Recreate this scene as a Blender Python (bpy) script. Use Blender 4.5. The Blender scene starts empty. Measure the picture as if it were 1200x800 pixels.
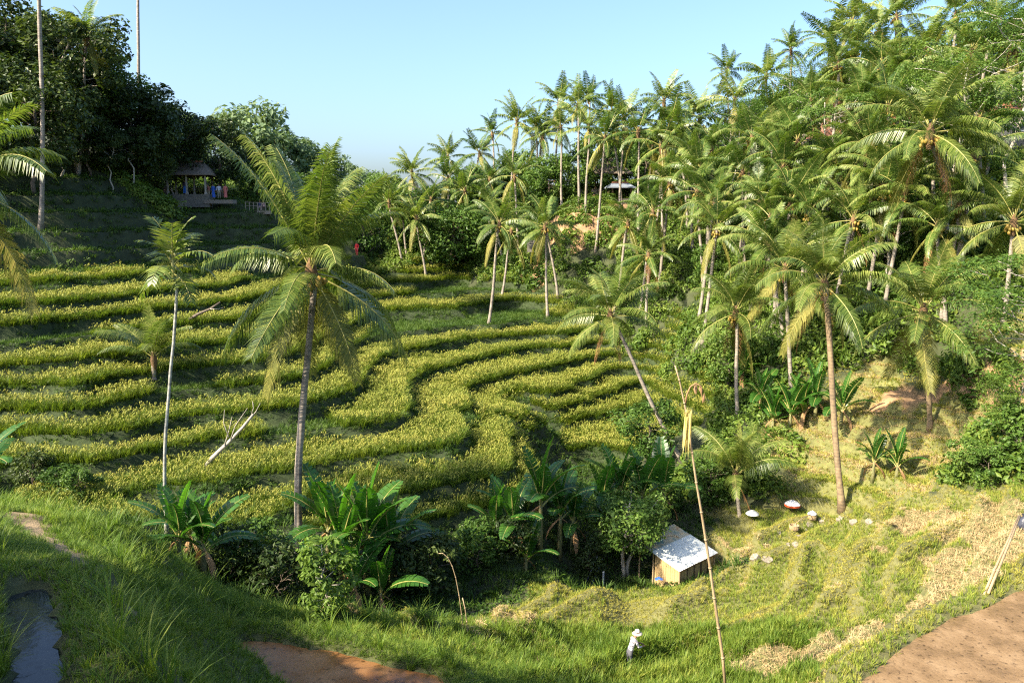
import bpy, bmesh, math, random
import numpy as np
from mathutils import Vector, Matrix, Euler
random.seed(7); np.random.seed(7)
R = math.radians
S = bpy.context.scene
COL = S.collection

# ------------------------------------------------------------------ camera, sky, sun
F = 942.0; W0, H0 = 1200.0, 800.0
PITCH = math.atan(150.0 / F); CP_, SP_ = math.cos(PITCH), math.sin(PITCH)
cam_d = bpy.data.cameras.new('camera'); cam = bpy.data.objects.new('camera', cam_d); COL.objects.link(cam)
cam_d.lens = 36.0 * F / W0; cam_d.sensor_width = 36.0; cam_d.clip_start = 0.1; cam_d.clip_end = 5000
cam.location = (0, 0, 0); cam.rotation_euler = (math.pi / 2 - PITCH, 0, 0)
S.camera = cam
SUN_AZ = Vector((-0.84, -0.50, 0)).normalized(); SUN_EL = R(39)
to_sun = Vector((SUN_AZ.x * math.cos(SUN_EL), SUN_AZ.y * math.cos(SUN_EL), math.sin(SUN_EL)))
world = bpy.data.worlds.new('World'); S.world = world; world.use_nodes = True
wn = world.node_tree.nodes; wl = world.node_tree.links
bg = wn['Background']; sky = wn.new('ShaderNodeTexSky'); sky.sky_type = 'NISHITA'; sky.sun_disc = False
sky.sun_elevation = SUN_EL; sky.sun_rotation = math.atan2(to_sun.x, to_sun.y)
sky.altitude = 300; sky.air_density = 1.0; sky.dust_density = 4.0; sky.ozone_density = 5.0
wl.new(sky.outputs[0], bg.inputs[0]); bg.inputs[1].default_value = 0.118
sd = bpy.data.lights.new('sun', 'SUN'); sun = bpy.data.objects.new('sun', sd); COL.objects.link(sun)
sd.energy = 5.0; sd.angle = R(0.55); sd.color = (1.0, 0.88, 0.68)
sun.location = (-60, -40, 90)
sun.rotation_euler = to_sun.to_track_quat('Z', 'Y').to_euler()
S.view_settings.view_transform = 'Standard'; S.view_settings.look = 'None'
S.view_settings.exposure = 1.62; S.view_settings.gamma = 1.0; S.view_settings.use_curve_mapping = False
S.cycles.use_denoising = False; S.cycles.filter_width = 1.2; S.cycles.max_bounces = 6; S.cycles.diffuse_bounces = 3
S.cycles.transmission_bounces = 4; S.cycles.glossy_bounces = 2; S.cycles.caustics_reflective = False
S.cycles.sample_clamp_indirect = 4.0

# ------------------------------------------------------------------ measuring helpers
def rayd(u, v):
    """direction of the sight line through a photo pixel, scaled to one metre forward"""
    a = (400.0 - v) / F
    k = CP_ + a * SP_
    return ((u - 600.0) / F / k, 1.0, (a * CP_ - SP_) / k)
def P(u, v, d):
    r = rayd(u, v); return (r[0] * d, d, r[2] * d)
def PZ(u, v, z):
    r = rayd(u, v); return P(u, v, z / r[2])
def uv_of(x, y, z):
    dep = y * CP_ - z * SP_; up = y * SP_ + z * CP_
    return 600 + F * x / dep, 400 - F * up / dep

# ------------------------------------------------------------------ object helpers
def tag(o, label=None, cat=None, group=None, kind=None):
    if label: o['label'] = label
    if cat: o['category'] = cat
    if group: o['group'] = group
    if kind: o['kind'] = kind
    return o
def empty(name, loc=(0, 0, 0), label=None, cat=None, group=None):
    o = bpy.data.objects.new(name, None); COL.objects.link(o); o.location = loc; o.empty_display_size = 0.2
    return tag(o, label, cat, group)
class MB:
    """collects vertices and faces for one mesh"""
    def __init__(s): s.v = []; s.f = []; s.m = []
    def add(s, vs, fs, mi=0):
        b = len(s.v); s.v.extend([tuple(x) for x in vs]); s.f.extend([tuple(i + b for i in f) for f in fs]); s.m.extend([mi] * len(fs))
    def box(s, c, h, mi=0, M=None):
        vs = [Vector((c[0] + sx * h[0], c[1] + sy * h[1], c[2] + sz * h[2])) for sx in (-1, 1) for sy in (-1, 1) for sz in (-1, 1)]
        if M is not None: vs = [M @ q for q in vs]
        s.add(vs, [(0, 1, 3, 2), (4, 6, 7, 5), (0, 4, 5, 1), (2, 3, 7, 6), (0, 2, 6, 4), (1, 5, 7, 3)], mi)
    def tube(s, pts, rad, n=8, mi=0, cap=True):
        pts = [Vector(p) for p in pts]; k = len(pts)
        if not hasattr(rad, '__len__'): rad = [rad] * k
        vs = []; up = None
        for i, p in enumerate(pts):
            t = (pts[min(i + 1, k - 1)] - pts[max(i - 1, 0)]).normalized()
            if up is None:
                up = Vector((1, 0, 0)) if abs(t.x) < 0.9 else Vector((0, 1, 0))
            a = t.cross(up).normalized(); up = a.cross(t).normalized()
            for j in range(n):
                th = 2 * math.pi * j / n
                vs.append(p + (up * math.cos(th) + a * math.sin(th)) * rad[i])
        fs = [(i * n + j, i * n + (j + 1) % n, (i + 1) * n + (j + 1) % n, (i + 1) * n + j) for i in range(k - 1) for j in range(n)]
        if cap: fs += [tuple(range(n - 1, -1, -1)), tuple(range((k - 1) * n, k * n))]
        s.add(vs, fs, mi)
    def lathe(s, prof, n=16, c=(0, 0, 0), mi=0):
        vs = [(c[0] + r * math.cos(2 * math.pi * j / n), c[1] + r * math.sin(2 * math.pi * j / n), c[2] + z) for r, z in prof for j in range(n)]
        s.add(vs, [(i * n + j, i * n + (j + 1) % n, (i + 1) * n + (j + 1) % n, (i + 1) * n + j) for i in range(len(prof) - 1) for j in range(n)], mi)
    def mesh(s, name, mats, smooth=False):
        me = bpy.data.meshes.new(name); me.from_pydata(s.v, [], s.f)
        for m in (mats if isinstance(mats, (list, tuple)) else [mats]): me.materials.append(m)
        if any(s.m): me.polygons.foreach_set('material_index', s.m)
        if smooth: me.polygons.foreach_set('use_smooth', [True] * len(me.polygons))
        me.update(); return me
    def build(s, name, mats, parent=None, smooth=False, loc=(0, 0, 0)):
        return put(name, s.mesh(name, mats, smooth), parent, loc)
def put(name, me, parent=None, loc=(0, 0, 0), rot=(0, 0, 0), scl=(1, 1, 1)):
    o = bpy.data.objects.new(name, me); COL.objects.link(o); o.parent = parent
    o.location = loc; o.rotation_euler = rot; o.scale = scl if hasattr(scl, '__len__') else (scl,) * 3
    return o
def copy_tree(o, parent=None):
    c = o.copy(); COL.objects.link(c); c.parent = parent
    for ch in o.children: copy_tree(ch, c)
    return c

# ------------------------------------------------------------------ materials
def nmat(name):
    m = bpy.data.materials.new(name); m.use_nodes = True
    nt = m.node_tree; return m, nt, nt.nodes, nt.links, nt.nodes['Principled BSDF']
def ramp(nodes, stops):
    r = nodes.new('ShaderNodeValToRGB'); e = r.color_ramp.elements
    while len(e) < len(stops): e.new(0.5)
    for k, (p, c) in enumerate(stops): e[k].position = p; e[k].color = (*c, 1)
    return r
def leaf_mat(name, cols, trans=0.35, rough=0.45, tcol=None, scale=0.25, spec=0.2):
    """thin leaf: every leaf takes its own tone, with slow drift from plant to plant; light passes through"""
    cols = [(min(.7, q[0] * 1.16), min(.6, q[1] * 1.13), q[2]) for q in cols]
    m, nt, N, L, b = nmat(name)
    geo = N.new('ShaderNodeNewGeometry'); oi = N.new('ShaderNodeObjectInfo')
    nz = N.new('ShaderNodeTexNoise'); nz.inputs['Scale'].default_value = scale; nz.inputs['Detail'].default_value = 2
    L.new(geo.outputs['Position'], nz.inputs['Vector'])
    a = N.new('ShaderNodeMath'); a.operation = 'MULTIPLY'; a.inputs[1].default_value = 0.42; L.new(geo.outputs['Random Per Island'], a.inputs[0])
    c = N.new('ShaderNodeMath'); c.operation = 'MULTIPLY_ADD'; c.inputs[1].default_value = 0.25; L.new(oi.outputs['Random'], c.inputs[0]); L.new(a.outputs[0], c.inputs[2])
    d = N.new('ShaderNodeMath'); d.operation = 'MULTIPLY_ADD'; d.inputs[1].default_value = 0.75; L.new(nz.outputs[0], d.inputs[0]); L.new(c.outputs[0], d.inputs[2])
    e = N.new('ShaderNodeMath'); e.operation = 'SUBTRACT'; e.inputs[1].default_value = 0.2; L.new(d.outputs[0], e.inputs[0])
    rp = ramp(N, [(k / (len(cols) - 1), q) for k, q in enumerate(cols)]); L.new(e.outputs[0], rp.inputs[0])
    L.new(rp.outputs[0], b.inputs['Base Color']); b.inputs['Roughness'].default_value = rough
    b.inputs['Specular IOR Level'].default_value = spec
    tr = N.new('ShaderNodeBsdfTranslucent'); mx = N.new('ShaderNodeMixShader'); mx.inputs[0].default_value = trans
    mc = N.new('ShaderNodeMix'); mc.data_type = 'RGBA'; mc.blend_type = 'MULTIPLY'; mc.inputs[0].default_value = 1
    mc.inputs['B'].default_value = (*(tcol or (1.5, 1.6, 0.7)), 1); L.new(rp.outputs[0], mc.inputs['A'])
    L.new(mc.outputs['Result'], tr.inputs[0]); L.new(b.outputs[0], mx.inputs[1]); L.new(tr.outputs[0], mx.inputs[2])
    L.new(mx.outputs[0], N['Material Output'].inputs[0])
    return m
def solid_mat(name, stops, scale=6.0, rough=0.85, bump=0.3, stretch=(1, 1, 1), detail=5, spec=0.3, metal=0, coord='Object'):
    m, nt, N, L, b = nmat(name)
    tc = N.new('ShaderNodeTexCoord'); mp = N.new('ShaderNodeMapping'); mp.inputs['Scale'].default_value = stretch
    L.new(tc.outputs[coord], mp.inputs[0])
    nz = N.new('ShaderNodeTexNoise'); nz.inputs['Scale'].default_value = scale; nz.inputs['Detail'].default_value = detail; nz.inputs['Roughness'].default_value = 0.65
    L.new(mp.outputs[0], nz.inputs['Vector'])
    rp = ramp(N, stops); L.new(nz.outputs[0], rp.inputs[0]); L.new(rp.outputs[0], b.inputs['Base Color'])
    b.inputs['Roughness'].default_value = rough; b.inputs['Specular IOR Level'].default_value = spec; b.inputs['Metallic'].default_value = metal
    if bump:
        bp = N.new('ShaderNodeBump'); bp.inputs['Strength'].default_value = bump; bp.inputs['Distance'].default_value = 0.05
        L.new(nz.outputs[0], bp.inputs['Height']); L.new(bp.outputs[0], b.inputs['Normal'])
    return m
def trunk_mat(name, dark, light, rings=9.0, lichen=None):
    m, nt, N, L, b = nmat(name)
    tc = N.new('ShaderNodeTexCoord'); wv = N.new('ShaderNodeTexWave'); wv.bands_direction = 'Z'; wv.inputs['Scale'].default_value = rings / 6.0
    wv.inputs['Distortion'].default_value = 1.2; wv.inputs['Detail'].default_value = 2
    L.new(tc.outputs['Object'], wv.inputs[0])
    nz = N.new('ShaderNodeTexNoise'); nz.inputs['Scale'].default_value = 3.0; nz.inputs['Detail'].default_value = 5; L.new(tc.outputs['Object'], nz.inputs[0])
    mu = N.new('ShaderNodeMath'); mu.operation = 'MULTIPLY_ADD'; mu.inputs[1].default_value = 0.13; L.new(wv.outputs['Fac'], mu.inputs[0]); L.new(nz.outputs[0], mu.inputs[2])
    st = [(0.25, dark), (0.75, light)] + ([(0.95, lichen)] if lichen else [])
    rp = ramp(N, st); L.new(mu.outputs[0], rp.inputs[0]); L.new(rp.outputs[0], b.inputs['Base Color']); b.inputs['Roughness'].default_value = 0.9
    bp = N.new('ShaderNodeBump'); bp.inputs['Strength'].default_value = 0.5; bp.inputs['Distance'].default_value = 0.03
    L.new(mu.outputs[0], bp.inputs['Height']); L.new(bp.outputs[0], b.inputs['Normal'])
    return m
M = {}
M['frond'] = leaf_mat('frond_green', [(0.013, 0.030, 0.007), (0.058, 0.10, 0.02), (0.145, 0.185, 0.042), (0.33, 0.33, 0.12)], 0.30, 0.36, scale=0.5, spec=0.42)
M['frond_far'] = leaf_mat('frond_hillside_green', [(0.018, 0.038, 0.009), (0.052, 0.10, 0.02), (0.125, 0.175, 0.04), (0.33, 0.34, 0.12)], 0.30, 0.38, scale=0.12, spec=0.4)
M['frond_old'] = leaf_mat('frond_yellowing', [(0.06, 0.08, 0.02), (0.16, 0.16, 0.04), (0.30, 0.25, 0.08)], 0.30, 0.5, scale=0.5)
M['frond_dead'] = leaf_mat('frond_dead_brown', [(0.10, 0.055, 0.025), (0.22, 0.12, 0.055), (0.33, 0.20, 0.10)], 0.15, 0.8, tcol=(1.3, 1.0, 0.6), scale=0.8)
M['rachis'] = solid_mat('frond_stalk', [(0.3, (0.20, 0.20, 0.05)), (0.7, (0.38, 0.34, 0.11))], 3, 0.5, 0.1)
M['trunk'] = trunk_mat('palm_trunk_grey', (0.10, 0.085, 0.07), (0.33, 0.28, 0.225), lichen=(0.48, 0.42, 0.34))
M['trunk_pale'] = trunk_mat('areca_trunk_pale', (0.13, 0.13, 0.11), (0.38, 0.38, 0.34), 8)
M['trunk_ochre'] = trunk_mat('palm_trunk_ochre', (0.10, 0.075, 0.05), (0.27, 0.19, 0.105), lichen=(0.36, 0.32, 0.26))
M['bark'] = solid_mat('tree_bark', [(0.3, (0.06, 0.045, 0.035)), (0.7, (0.20, 0.16, 0.12))], 4, 0.9, 0.5, (3, 3, 0.6))
M['bark_pale'] = solid_mat('pale_tree_bark', [(0.3, (0.24, 0.21, 0.17)), (0.7, (0.52, 0.47, 0.40))], 3, 0.9, 0.3, (3, 3, 0.6))
M['coconut'] = solid_mat('coconut_husk', [(0.3, (0.20, 0.15, 0.03)), (0.7, (0.42, 0.27, 0.06))], 5, 0.5, 0.1)
M['fibre'] = solid_mat('palm_fibre', [(0.3, (0.07, 0.045, 0.025)), (0.7, (0.22, 0.13, 0.06))], 12, 0.95, 0.5)
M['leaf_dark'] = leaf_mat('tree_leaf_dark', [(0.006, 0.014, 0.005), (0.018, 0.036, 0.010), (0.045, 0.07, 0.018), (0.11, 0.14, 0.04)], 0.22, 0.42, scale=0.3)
M['leaf_mid'] = leaf_mat('tree_leaf_green', [(0.014, 0.036, 0.008), (0.04, 0.085, 0.017), (0.085, 0.15, 0.03), (0.17, 0.22, 0.055)], 0.30, 0.42, scale=0.25)
M['under'] = leaf_mat('undergrowth_leaf', [(0.018, 0.042, 0.008), (0.055, 0.105, 0.018), (0.12, 0.18, 0.032), (0.24, 0.27, 0.07)], 0.30, 0.45, scale=0.22)
M['leaf_bright'] = leaf_mat('feathery_leaf_bright', [(0.016, 0.042, 0.010), (0.042, 0.09, 0.018), (0.085, 0.145, 0.028), (0.14, 0.20, 0.04)], 0.34, 0.5, scale=0.25)
M['leaf_pale'] = leaf_mat('bush_leaf_pale', [(0.05, 0.10, 0.02), (0.11, 0.18, 0.035), (0.20, 0.26, 0.06)], 0.35, 0.45, scale=0.4)
M['leaf_far'] = leaf_mat('distant_tree_leaf_hazed', [(0.06, 0.10, 0.065), (0.10, 0.155, 0.085), (0.16, 0.21, 0.10)], 0.25, 0.6, scale=0.15)  # distance haze painted into the leaf colour: paler and bluer than the near greens
M['banana'] = leaf_mat('banana_leaf', [(0.010, 0.045, 0.008), (0.035, 0.105, 0.016), (0.075, 0.17, 0.028)], 0.36, 0.33, tcol=(1.8, 2.0, 0.6), scale=0.5, spec=0.55)
M['banana_dead'] = leaf_mat('banana_leaf_dead', [(0.11, 0.06, 0.03), (0.25, 0.15, 0.08), (0.38, 0.25, 0.15)], 0.15, 0.85, tcol=(1.2, 1, 0.7))
M['banana_stem'] = solid_mat('banana_stem', [(0.3, (0.07, 0.09, 0.03)), (0.6, (0.22, 0.20, 0.09)), (0.8, (0.28, 0.19, 0.10))], 4, 0.6, 0.2, (3, 3, 0.5))
M['rice'] = leaf_mat('rice_blade', [(0.022, 0.055, 0.008), (0.065, 0.115, 0.016), (0.13, 0.175, 0.026), (0.21, 0.225, 0.04)], 0.36, 0.5, scale=0.16)
M['panicle'] = leaf_mat('rice_ear', [(0.10, 0.135, 0.022), (0.19, 0.215, 0.04), (0.34, 0.31, 0.08)], 0.25, 0.6, tcol=(1.3, 1.2, 0.6), scale=0.2)
M['grass'] = leaf_mat('grass_blade', [(0.022, 0.055, 0.008), (0.065, 0.125, 0.017), (0.14, 0.20, 0.03), (0.27, 0.28, 0.065)], 0.36, 0.5, scale=0.3)
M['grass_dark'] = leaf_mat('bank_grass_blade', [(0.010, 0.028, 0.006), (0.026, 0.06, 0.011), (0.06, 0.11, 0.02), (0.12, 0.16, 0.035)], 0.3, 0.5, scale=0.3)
M['grass_dry'] = leaf_mat('dry_grass_blade', [(0.17, 0.16, 0.04), (0.30, 0.25, 0.08), (0.44, 0.36, 0.15)], 0.25, 0.7, tcol=(1.3, 1.2, 0.7), scale=0.3)
M['field'] = leaf_mat('field_regrowth_blade', [(0.035, 0.085, 0.012), (0.09, 0.155, 0.02), (0.165, 0.22, 0.036), (0.26, 0.275, 0.058), (0.34, 0.30, 0.09)], 0.34, 0.55, scale=0.6)
M['bund'] = leaf_mat('bund_grass_blade', [(0.12, 0.145, 0.026), (0.24, 0.24, 0.05), (0.36, 0.31, 0.09)], 0.28, 0.6, scale=0.5)
M['straw'] = leaf_mat('rice_straw', [(0.20, 0.15, 0.075), (0.36, 0.27, 0.15), (0.52, 0.41, 0.25)], 0.15, 0.8, tcol=(1.1, 1, 0.7), scale=0.5)
M['bamboo'] = solid_mat('bamboo_cane', [(0.3, (0.24, 0.17, 0.095)), (0.7, (0.42, 0.32, 0.19))], 5, 0.5, 0.1, (2, 2, 0.4))

# ------------------------------------------------------------------ terrain
RICE, JUNGLE, FIELD, BANK, DRY, DIRT, DARKB, GULLY = range(8)
Z0, DZ = -16.6, 1.0
CPT = []            # x, y, z, class
def lip(n, pts, cls=RICE):
    """a terrace lip: one level, followed along its edge"""
    z = Z0 + n * DZ
    for (u, v) in pts: CPT.append((*PZ(u, v, z), cls))
def gp(cls, *pts):
    for (u, v, d) in pts: CPT.append((*P(u, v, d), cls))
def wp(cls, *pts):
    for p in pts: CPT.append((*p, cls))
# rice steps on the west slope
lip(11, [(-120, 345), (-60, 340), (0, 337), (46, 336), (150, 327), (230, 320)])
lip(10, [(-120, 372), (-60, 366), (0, 360), (45, 358), (80, 356), (140, 350), (200, 342), (250, 338)])
lip(9, [(-100, 392), (0, 383), (45, 380), (100, 375), (155, 370), (220, 362)])
lip(8, [(-100, 412), (0, 404), (60, 396), (110, 392), (160, 388), (220, 382), (280, 376)])
lip(7, [(-100, 440), (0, 432), (45, 428), (100, 422), (150, 418), (200, 412), (260, 404)])
lip(6, [(-80, 462), (0, 454), (60, 452), (90, 455), (140, 442), (200, 436), (260, 430), (320, 424)])
lip(5, [(-80, 490), (0, 482), (60, 482), (120, 475), (180, 462), (260, 455), (330, 448)])
lip(4, [(-60, 515), (0, 508), (80, 511), (150, 506), (220, 489), (260, 486), (300, 483), (340, 480)])
lip(3, [(60, 545), (110, 545), (180, 530), (240, 520), (300, 513), (350, 508), (400, 503), (430, 500), (468, 493), (486, 479), (480, 462), (492, 443), (530, 431), (560, 422), (600, 414), (645, 408), (690, 402)])
lip(2, [(125, 592), (150, 598), (175, 600), (220, 590), (255, 575), (300, 562), (360, 552), (400, 543), (440, 536), (500, 531), (535, 529), (549, 519), (544, 504), (538, 488), (546, 470), (570, 449), (598, 440)])
# the bowl
lip(1, [(380, 582), (430, 588), (480, 584), (520, 575), (560, 566), (588, 556), (602, 538), (592, 520), (602, 505), (622, 493), (640, 480), (650, 466), (672, 455), (692, 448)])
lip(0, [(440, 622), (470, 628), (500, 632), (530, 634), (580, 626), (625, 608), (640, 590)])
lip(4, [(385, 470), (425, 440), (446, 419), (480, 412), (520, 404), (556, 398), (600, 394), (665, 393), (690, 390)])
lip(5, [(400, 415), (430, 396), (470, 391), (500, 387), (545, 383), (585, 381), (620, 376), (655, 374)])
lip(6, [(400, 385), (430, 370), (460, 366), (500, 364), (560, 358), (592, 354), (612, 353)])
lip(7, [(400, 360), (440, 349), (470, 346), (530, 343), (575, 341)])
lip(8, [(380, 345), (400, 337), (440, 333), (480, 332), (520, 328), (545, 326)])
lip(9, [(380, 326), (400, 320), (440, 317), (515, 315)])
# steps east of the hollow
lip(0, [(684, 463), (740, 453), (762, 449)])
lip(-1, [(668, 492), (700, 487), (742, 478), (770, 470)])
lip(-2, [(680, 528), (720, 521), (752, 510), (772, 502)])
# hollow and stream gully
wp(GULLY, PZ(632, 505, -18.2), PZ(642, 525, -18.9), PZ(655, 545, -19.3), PZ(622, 535, -18.2))
gp(GULLY, (690, 575, 54), (740, 600, 50.5), (790, 625, 48), (500, 650, 39.5), (570, 660, 41), (640, 672, 42.5), (450, 690, 36), (350, 655, 36.5), (300, 690, 33.5), (560, 700, 38), (700, 670, 43.5), (410, 645, 37.5), (700, 630, 46.5), (240, 640, 35), (200, 625, 34))
wp(GULLY, (9, 45, -20.4), (4, 40, -20.2), (-1, 36.5, -18.6), (-5.5, 32.5, -17.6), (11.5, 42.5, -20.3))
# east hillside
gp(JUNGLE, (775, 525, 60), (800, 560, 53.5), (870, 480, 62), (800, 400, 75), (745, 360, 86), (700, 330, 97), (640, 330, 101), (600, 310, 106), (560, 305, 108), (520, 303, 108),
   (640, 285, 104), (820, 300, 88), (900, 350, 72), (950, 420, 62), (1000, 300, 70), (1000, 200, 85), (900, 250, 92), (1110, 440, 56), (1150, 350, 58), (1180, 250, 65), (1100, 250, 72), (1150, 150, 85),
   (1000, 150, 98), (1000, 130, 112), (900, 170, 118), (800, 210, 122), (700, 222, 125), (600, 240, 128), (500, 262, 135), (430, 270, 140), (1200, 100, 105), (1320, 60, 110), (760, 250, 100), (820, 230, 108), (1330, 200, 75), (1330, 330, 60), (1330, 420, 52), (480, 300, 110),
   (870, 575, 49.5), (1180, 500, 44), (1260, 520, 40), (1160, 560, 41.5), (450, 300, 108), (560, 270, 118), (470, 280, 119))
gp(DIRT, (690, 250, 103), (672, 242, 105), (720, 262, 102), (655, 258, 104), (738, 244, 106), (640, 286, 101), (1062, 455, 54.2), (1140, 448, 52))
gp(DRY, (940, 522, 54), (960, 572, 48.4), (1000, 575, 47.2), (1040, 562, 47.2), (1080, 562, 45.6), (1110, 545, 46.4), (950, 545, 51), (970, 500, 54), (1130, 510, 49.5), (1060, 545, 47.8), (1020, 548, 48.8), (1095, 530, 48.6), (1010, 465, 56.5), (1085, 500, 52), (1040, 480, 53), (1050, 520, 50), (1000, 520, 52), (985, 545, 50.5), (1150, 390, 55), (1110, 480, 51.5))
wp(JUNGLE, (60, 180, 12), (20, 190, 0), (-20, 190, -2), (110, 150, 20), (90, 110, 19), (-10, 160, -2.5), (50, 150, 9), (0, 145, -0.5))
# west rim
gp(DARKB, (270, 236, 97), (230, 238, 96), (310, 246, 97), (190, 240, 93), (270, 300, 86), (230, 304, 82), (150, 306, 76), (60, 304, 70), (0, 306, 67), (330, 296, 92), (380, 300, 96), (150, 262, 80), (80, 262, 74), (0, 270, 70), (250, 270, 90),
   (100, 222, 80), (20, 241, 74), (44, 224, 76), (120, 225, 81), (-80, 260, 66), (380, 280, 97), (420, 281, 98), (350, 262, 98), (-80, 220, 70))
gp(JUNGLE, (150, 214, 88), (50, 180, 85), (0, 165, 82), (-80, 150, 78), (200, 222, 104), (270, 228, 108), (350, 240, 112), (420, 262, 116), (-160, 150, 80), (300, 225, 170), (200, 205, 150), (380, 245, 160), (-250, 200, 60), (-250, 300, 50))
wp(JUNGLE, (-120, 120, 16), (-100, 150, 13), (-60, 160, 9), (-75, 60, 4), (-80, 30, 0), (-60, 200, 5))
# near west spur beside the camera
gp(BANK, (40, 605, 25), (0, 598, 25), (60, 622, 21.5), (100, 650, 17.5), (130, 685, 14.2), (170, 720, 12.2), (200, 760, 10.8), (225, 800, 9.8), (150, 780, 9.6), (100, 720, 11.8), (85, 760, 10.2), (20, 680, 12.8), (0, 640, 16), (-60, 620, 19), (-60, 690, 11), (-40, 760, 9), (30, 655, 14.5))
wp(BANK, (-11, 24, -9.9), (-9.6, 20, -9.3), (-4.2, 9.5, -8.8), (-5.3, 12.8, -9.6), (-7, 16.5, -9.6), (-13, 27, -11.5), (-3.4, 7.5, -7.6), (-22, 30, -11), (-15, 30.5, -13.2))
wp(BANK, (0, 2, -3.4), (-6, 4, -4.6), (6, 4, -6), (0, 12, -10.2), (8, 13, -11.6), (3, 18, -13.2), (-3, 14, -11.5), (14, 14, -11.8), (-2.5, 18, -12.5))
# foot of the spur, the shelf with the brown paddy, and the harvested field
gp(BANK, (270, 745, 22.2), (250, 722, 23.8), (230, 700, 26), (330, 745, 22.5), (420, 748, 23.5), (500, 770, 23), (300, 715, 26.5), (390, 730, 26))
gp(FIELD, (450, 735, 25.5), (530, 748, 26.5), (420, 717, 28), (470, 728, 28), (530, 742, 28.5), (600, 772, 27), (560, 745, 30), (600, 722, 33), (640, 705, 35.5), (690, 692, 37.5), (750, 686, 38.5), (640, 745, 31.5),
   (740, 730, 34.5), (737, 765, 31.5), (680, 790, 28.5), (800, 800, 27.2), (850, 800, 26.3), (850, 765, 29.5), (830, 730, 33.5), (810, 700, 36.5), (860, 690, 38), (870, 660, 40.5), (900, 640, 42), (950, 650, 39.5), (930, 615, 44.5), (1000, 612, 43), (880, 612, 46.5), (850, 640, 44), (960, 690, 35), (920, 740, 30), (980, 770, 25.5), (950, 800, 24.5), (1010, 720, 30.5), (990, 655, 37), (1040, 640, 36), (1010, 588, 46))
gp(FIELD, (927, 598, 47.3), (905, 604, 46.9), (960, 597, 47.4), (985, 600, 46.8), (880, 603, 47.2))
gp(DRY, (1090, 602, 39.5), (1140, 650, 31), (1160, 620, 34.5), (1100, 680, 29.5), (1180, 590, 37), (930, 770, 27.5), (1070, 712, 27.5))
gp(FIELD, (1060, 590, 42.5), (1130, 588, 40.5), (1100, 630, 35.5), (1030, 680, 32), (1200, 570, 37), (1260, 600, 33), (1260, 660, 27.5), (1195, 640, 29.5), (1195, 680, 27), (1040, 770, 22.8), (1005, 800, 21.3))
wp(FIELD, (12.5, 20, -12.9), (16, 24, -12.9), (20, 21, -12.8), (25, 26, -12.2), (30, 34, -12.5), (34, 42, -12), (10.5, 17, -12.6))

CPT = np.array(CPT)
def tps_fit(pts, vals, lam):
    n = len(pts); d2 = ((pts[:, None] - pts[None]) ** 2).sum(-1)
    K = 0.5 * d2 * np.log(d2 + 1e-9) + lam * np.eye(n)
    Q = np.c_[np.ones(n), pts]; A = np.block([[K, Q], [Q.T, np.zeros((3, 3))]])
    return np.linalg.solve(A, np.r_[vals, 0, 0, 0])
SC = 20.0
sol = tps_fit(CPT[:, :2] / SC, CPT[:, 2], 0.004)
def vnoise(x, y, seed=0):
    xi, yi = np.floor(x).astype(np.int64), np.floor(y).astype(np.int64); fx, fy = x - xi, y - yi
    fx = fx * fx * (3 - 2 * fx); fy = fy * fy * (3 - 2 * fy)
    def h(a, b):
        n = (a * 374761393 + b * 668265263 + seed * 982451653) & 0xffffffff
        n = ((n ^ (n >> 13)) * 1274126177) & 0xffffffff
        return ((n ^ (n >> 16)) & 0xffff) / 65535.0
    return (h(xi, yi) * (1 - fx) + h(xi + 1, yi) * fx) * (1 - fy) + (h(xi, yi + 1) * (1 - fx) + h(xi + 1, yi + 1) * fx) * fy
def fbm(x, y, sc, seed=0, oct=3):
    o = 0; a = 1; t = 0
    for k in range(oct): o = o + a * (vnoise(x / sc * 2 ** k, y / sc * 2 ** k, seed + k) - 0.5); t += a; a *= 0.5
    return o / t
def sstep(a, b, x):
    t = np.clip((x - a) / (b - a), 0, 1); return t * t * (3 - 2 * t)
def poly_sd(x, y, poly):
    """signed distance to a closed outline, negative inside"""
    best = np.full(x.shape, 1e9); ins = np.zeros(x.shape, bool); n = len(poly)
    for i in range(n):
        ax, ay = poly[i][:2]; bx, by = poly[(i + 1) % n][:2]
        dx, dy = bx - ax, by - ay; t = np.clip(((x - ax) * dx + (y - ay) * dy) / (dx * dx + dy * dy + 1e-9), 0, 1)
        best = np.minimum(best, np.hypot(x - ax - t * dx, y - ay - t * dy))
        c = ((ay > y) != (by > y)); xx = ax + (y - ay) * dx / (dy if abs(dy) > 1e-9 else 1e-9); ins ^= c & (x < xx)
    return np.where(ins, -best, best)
MUD = [PZ(u, v, -13.0) for u, v in [(1015, 815), (1030, 785), (1048, 768), (1075, 748), (1105, 733), (1150, 713), (1200, 692), (1330, 655), (1420, 700), (1350, 900), (1100, 930)]]
BROWN = [PZ(u, v, -12.9) for u, v in [(268, 764), (288, 751), (330, 755), (400, 766), (440, 776), (480, 786), (520, 803), (515, 860), (430, 870), (340, 830), (300, 800)]]
POOL = [PZ(u, v, -6.25) for u, v in [(2, 700), (20, 690), (45, 690), (62, 708), (74, 735), (80, 790), (84, 860), (10, 870), (14, 790), (16, 740)]]
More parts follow.
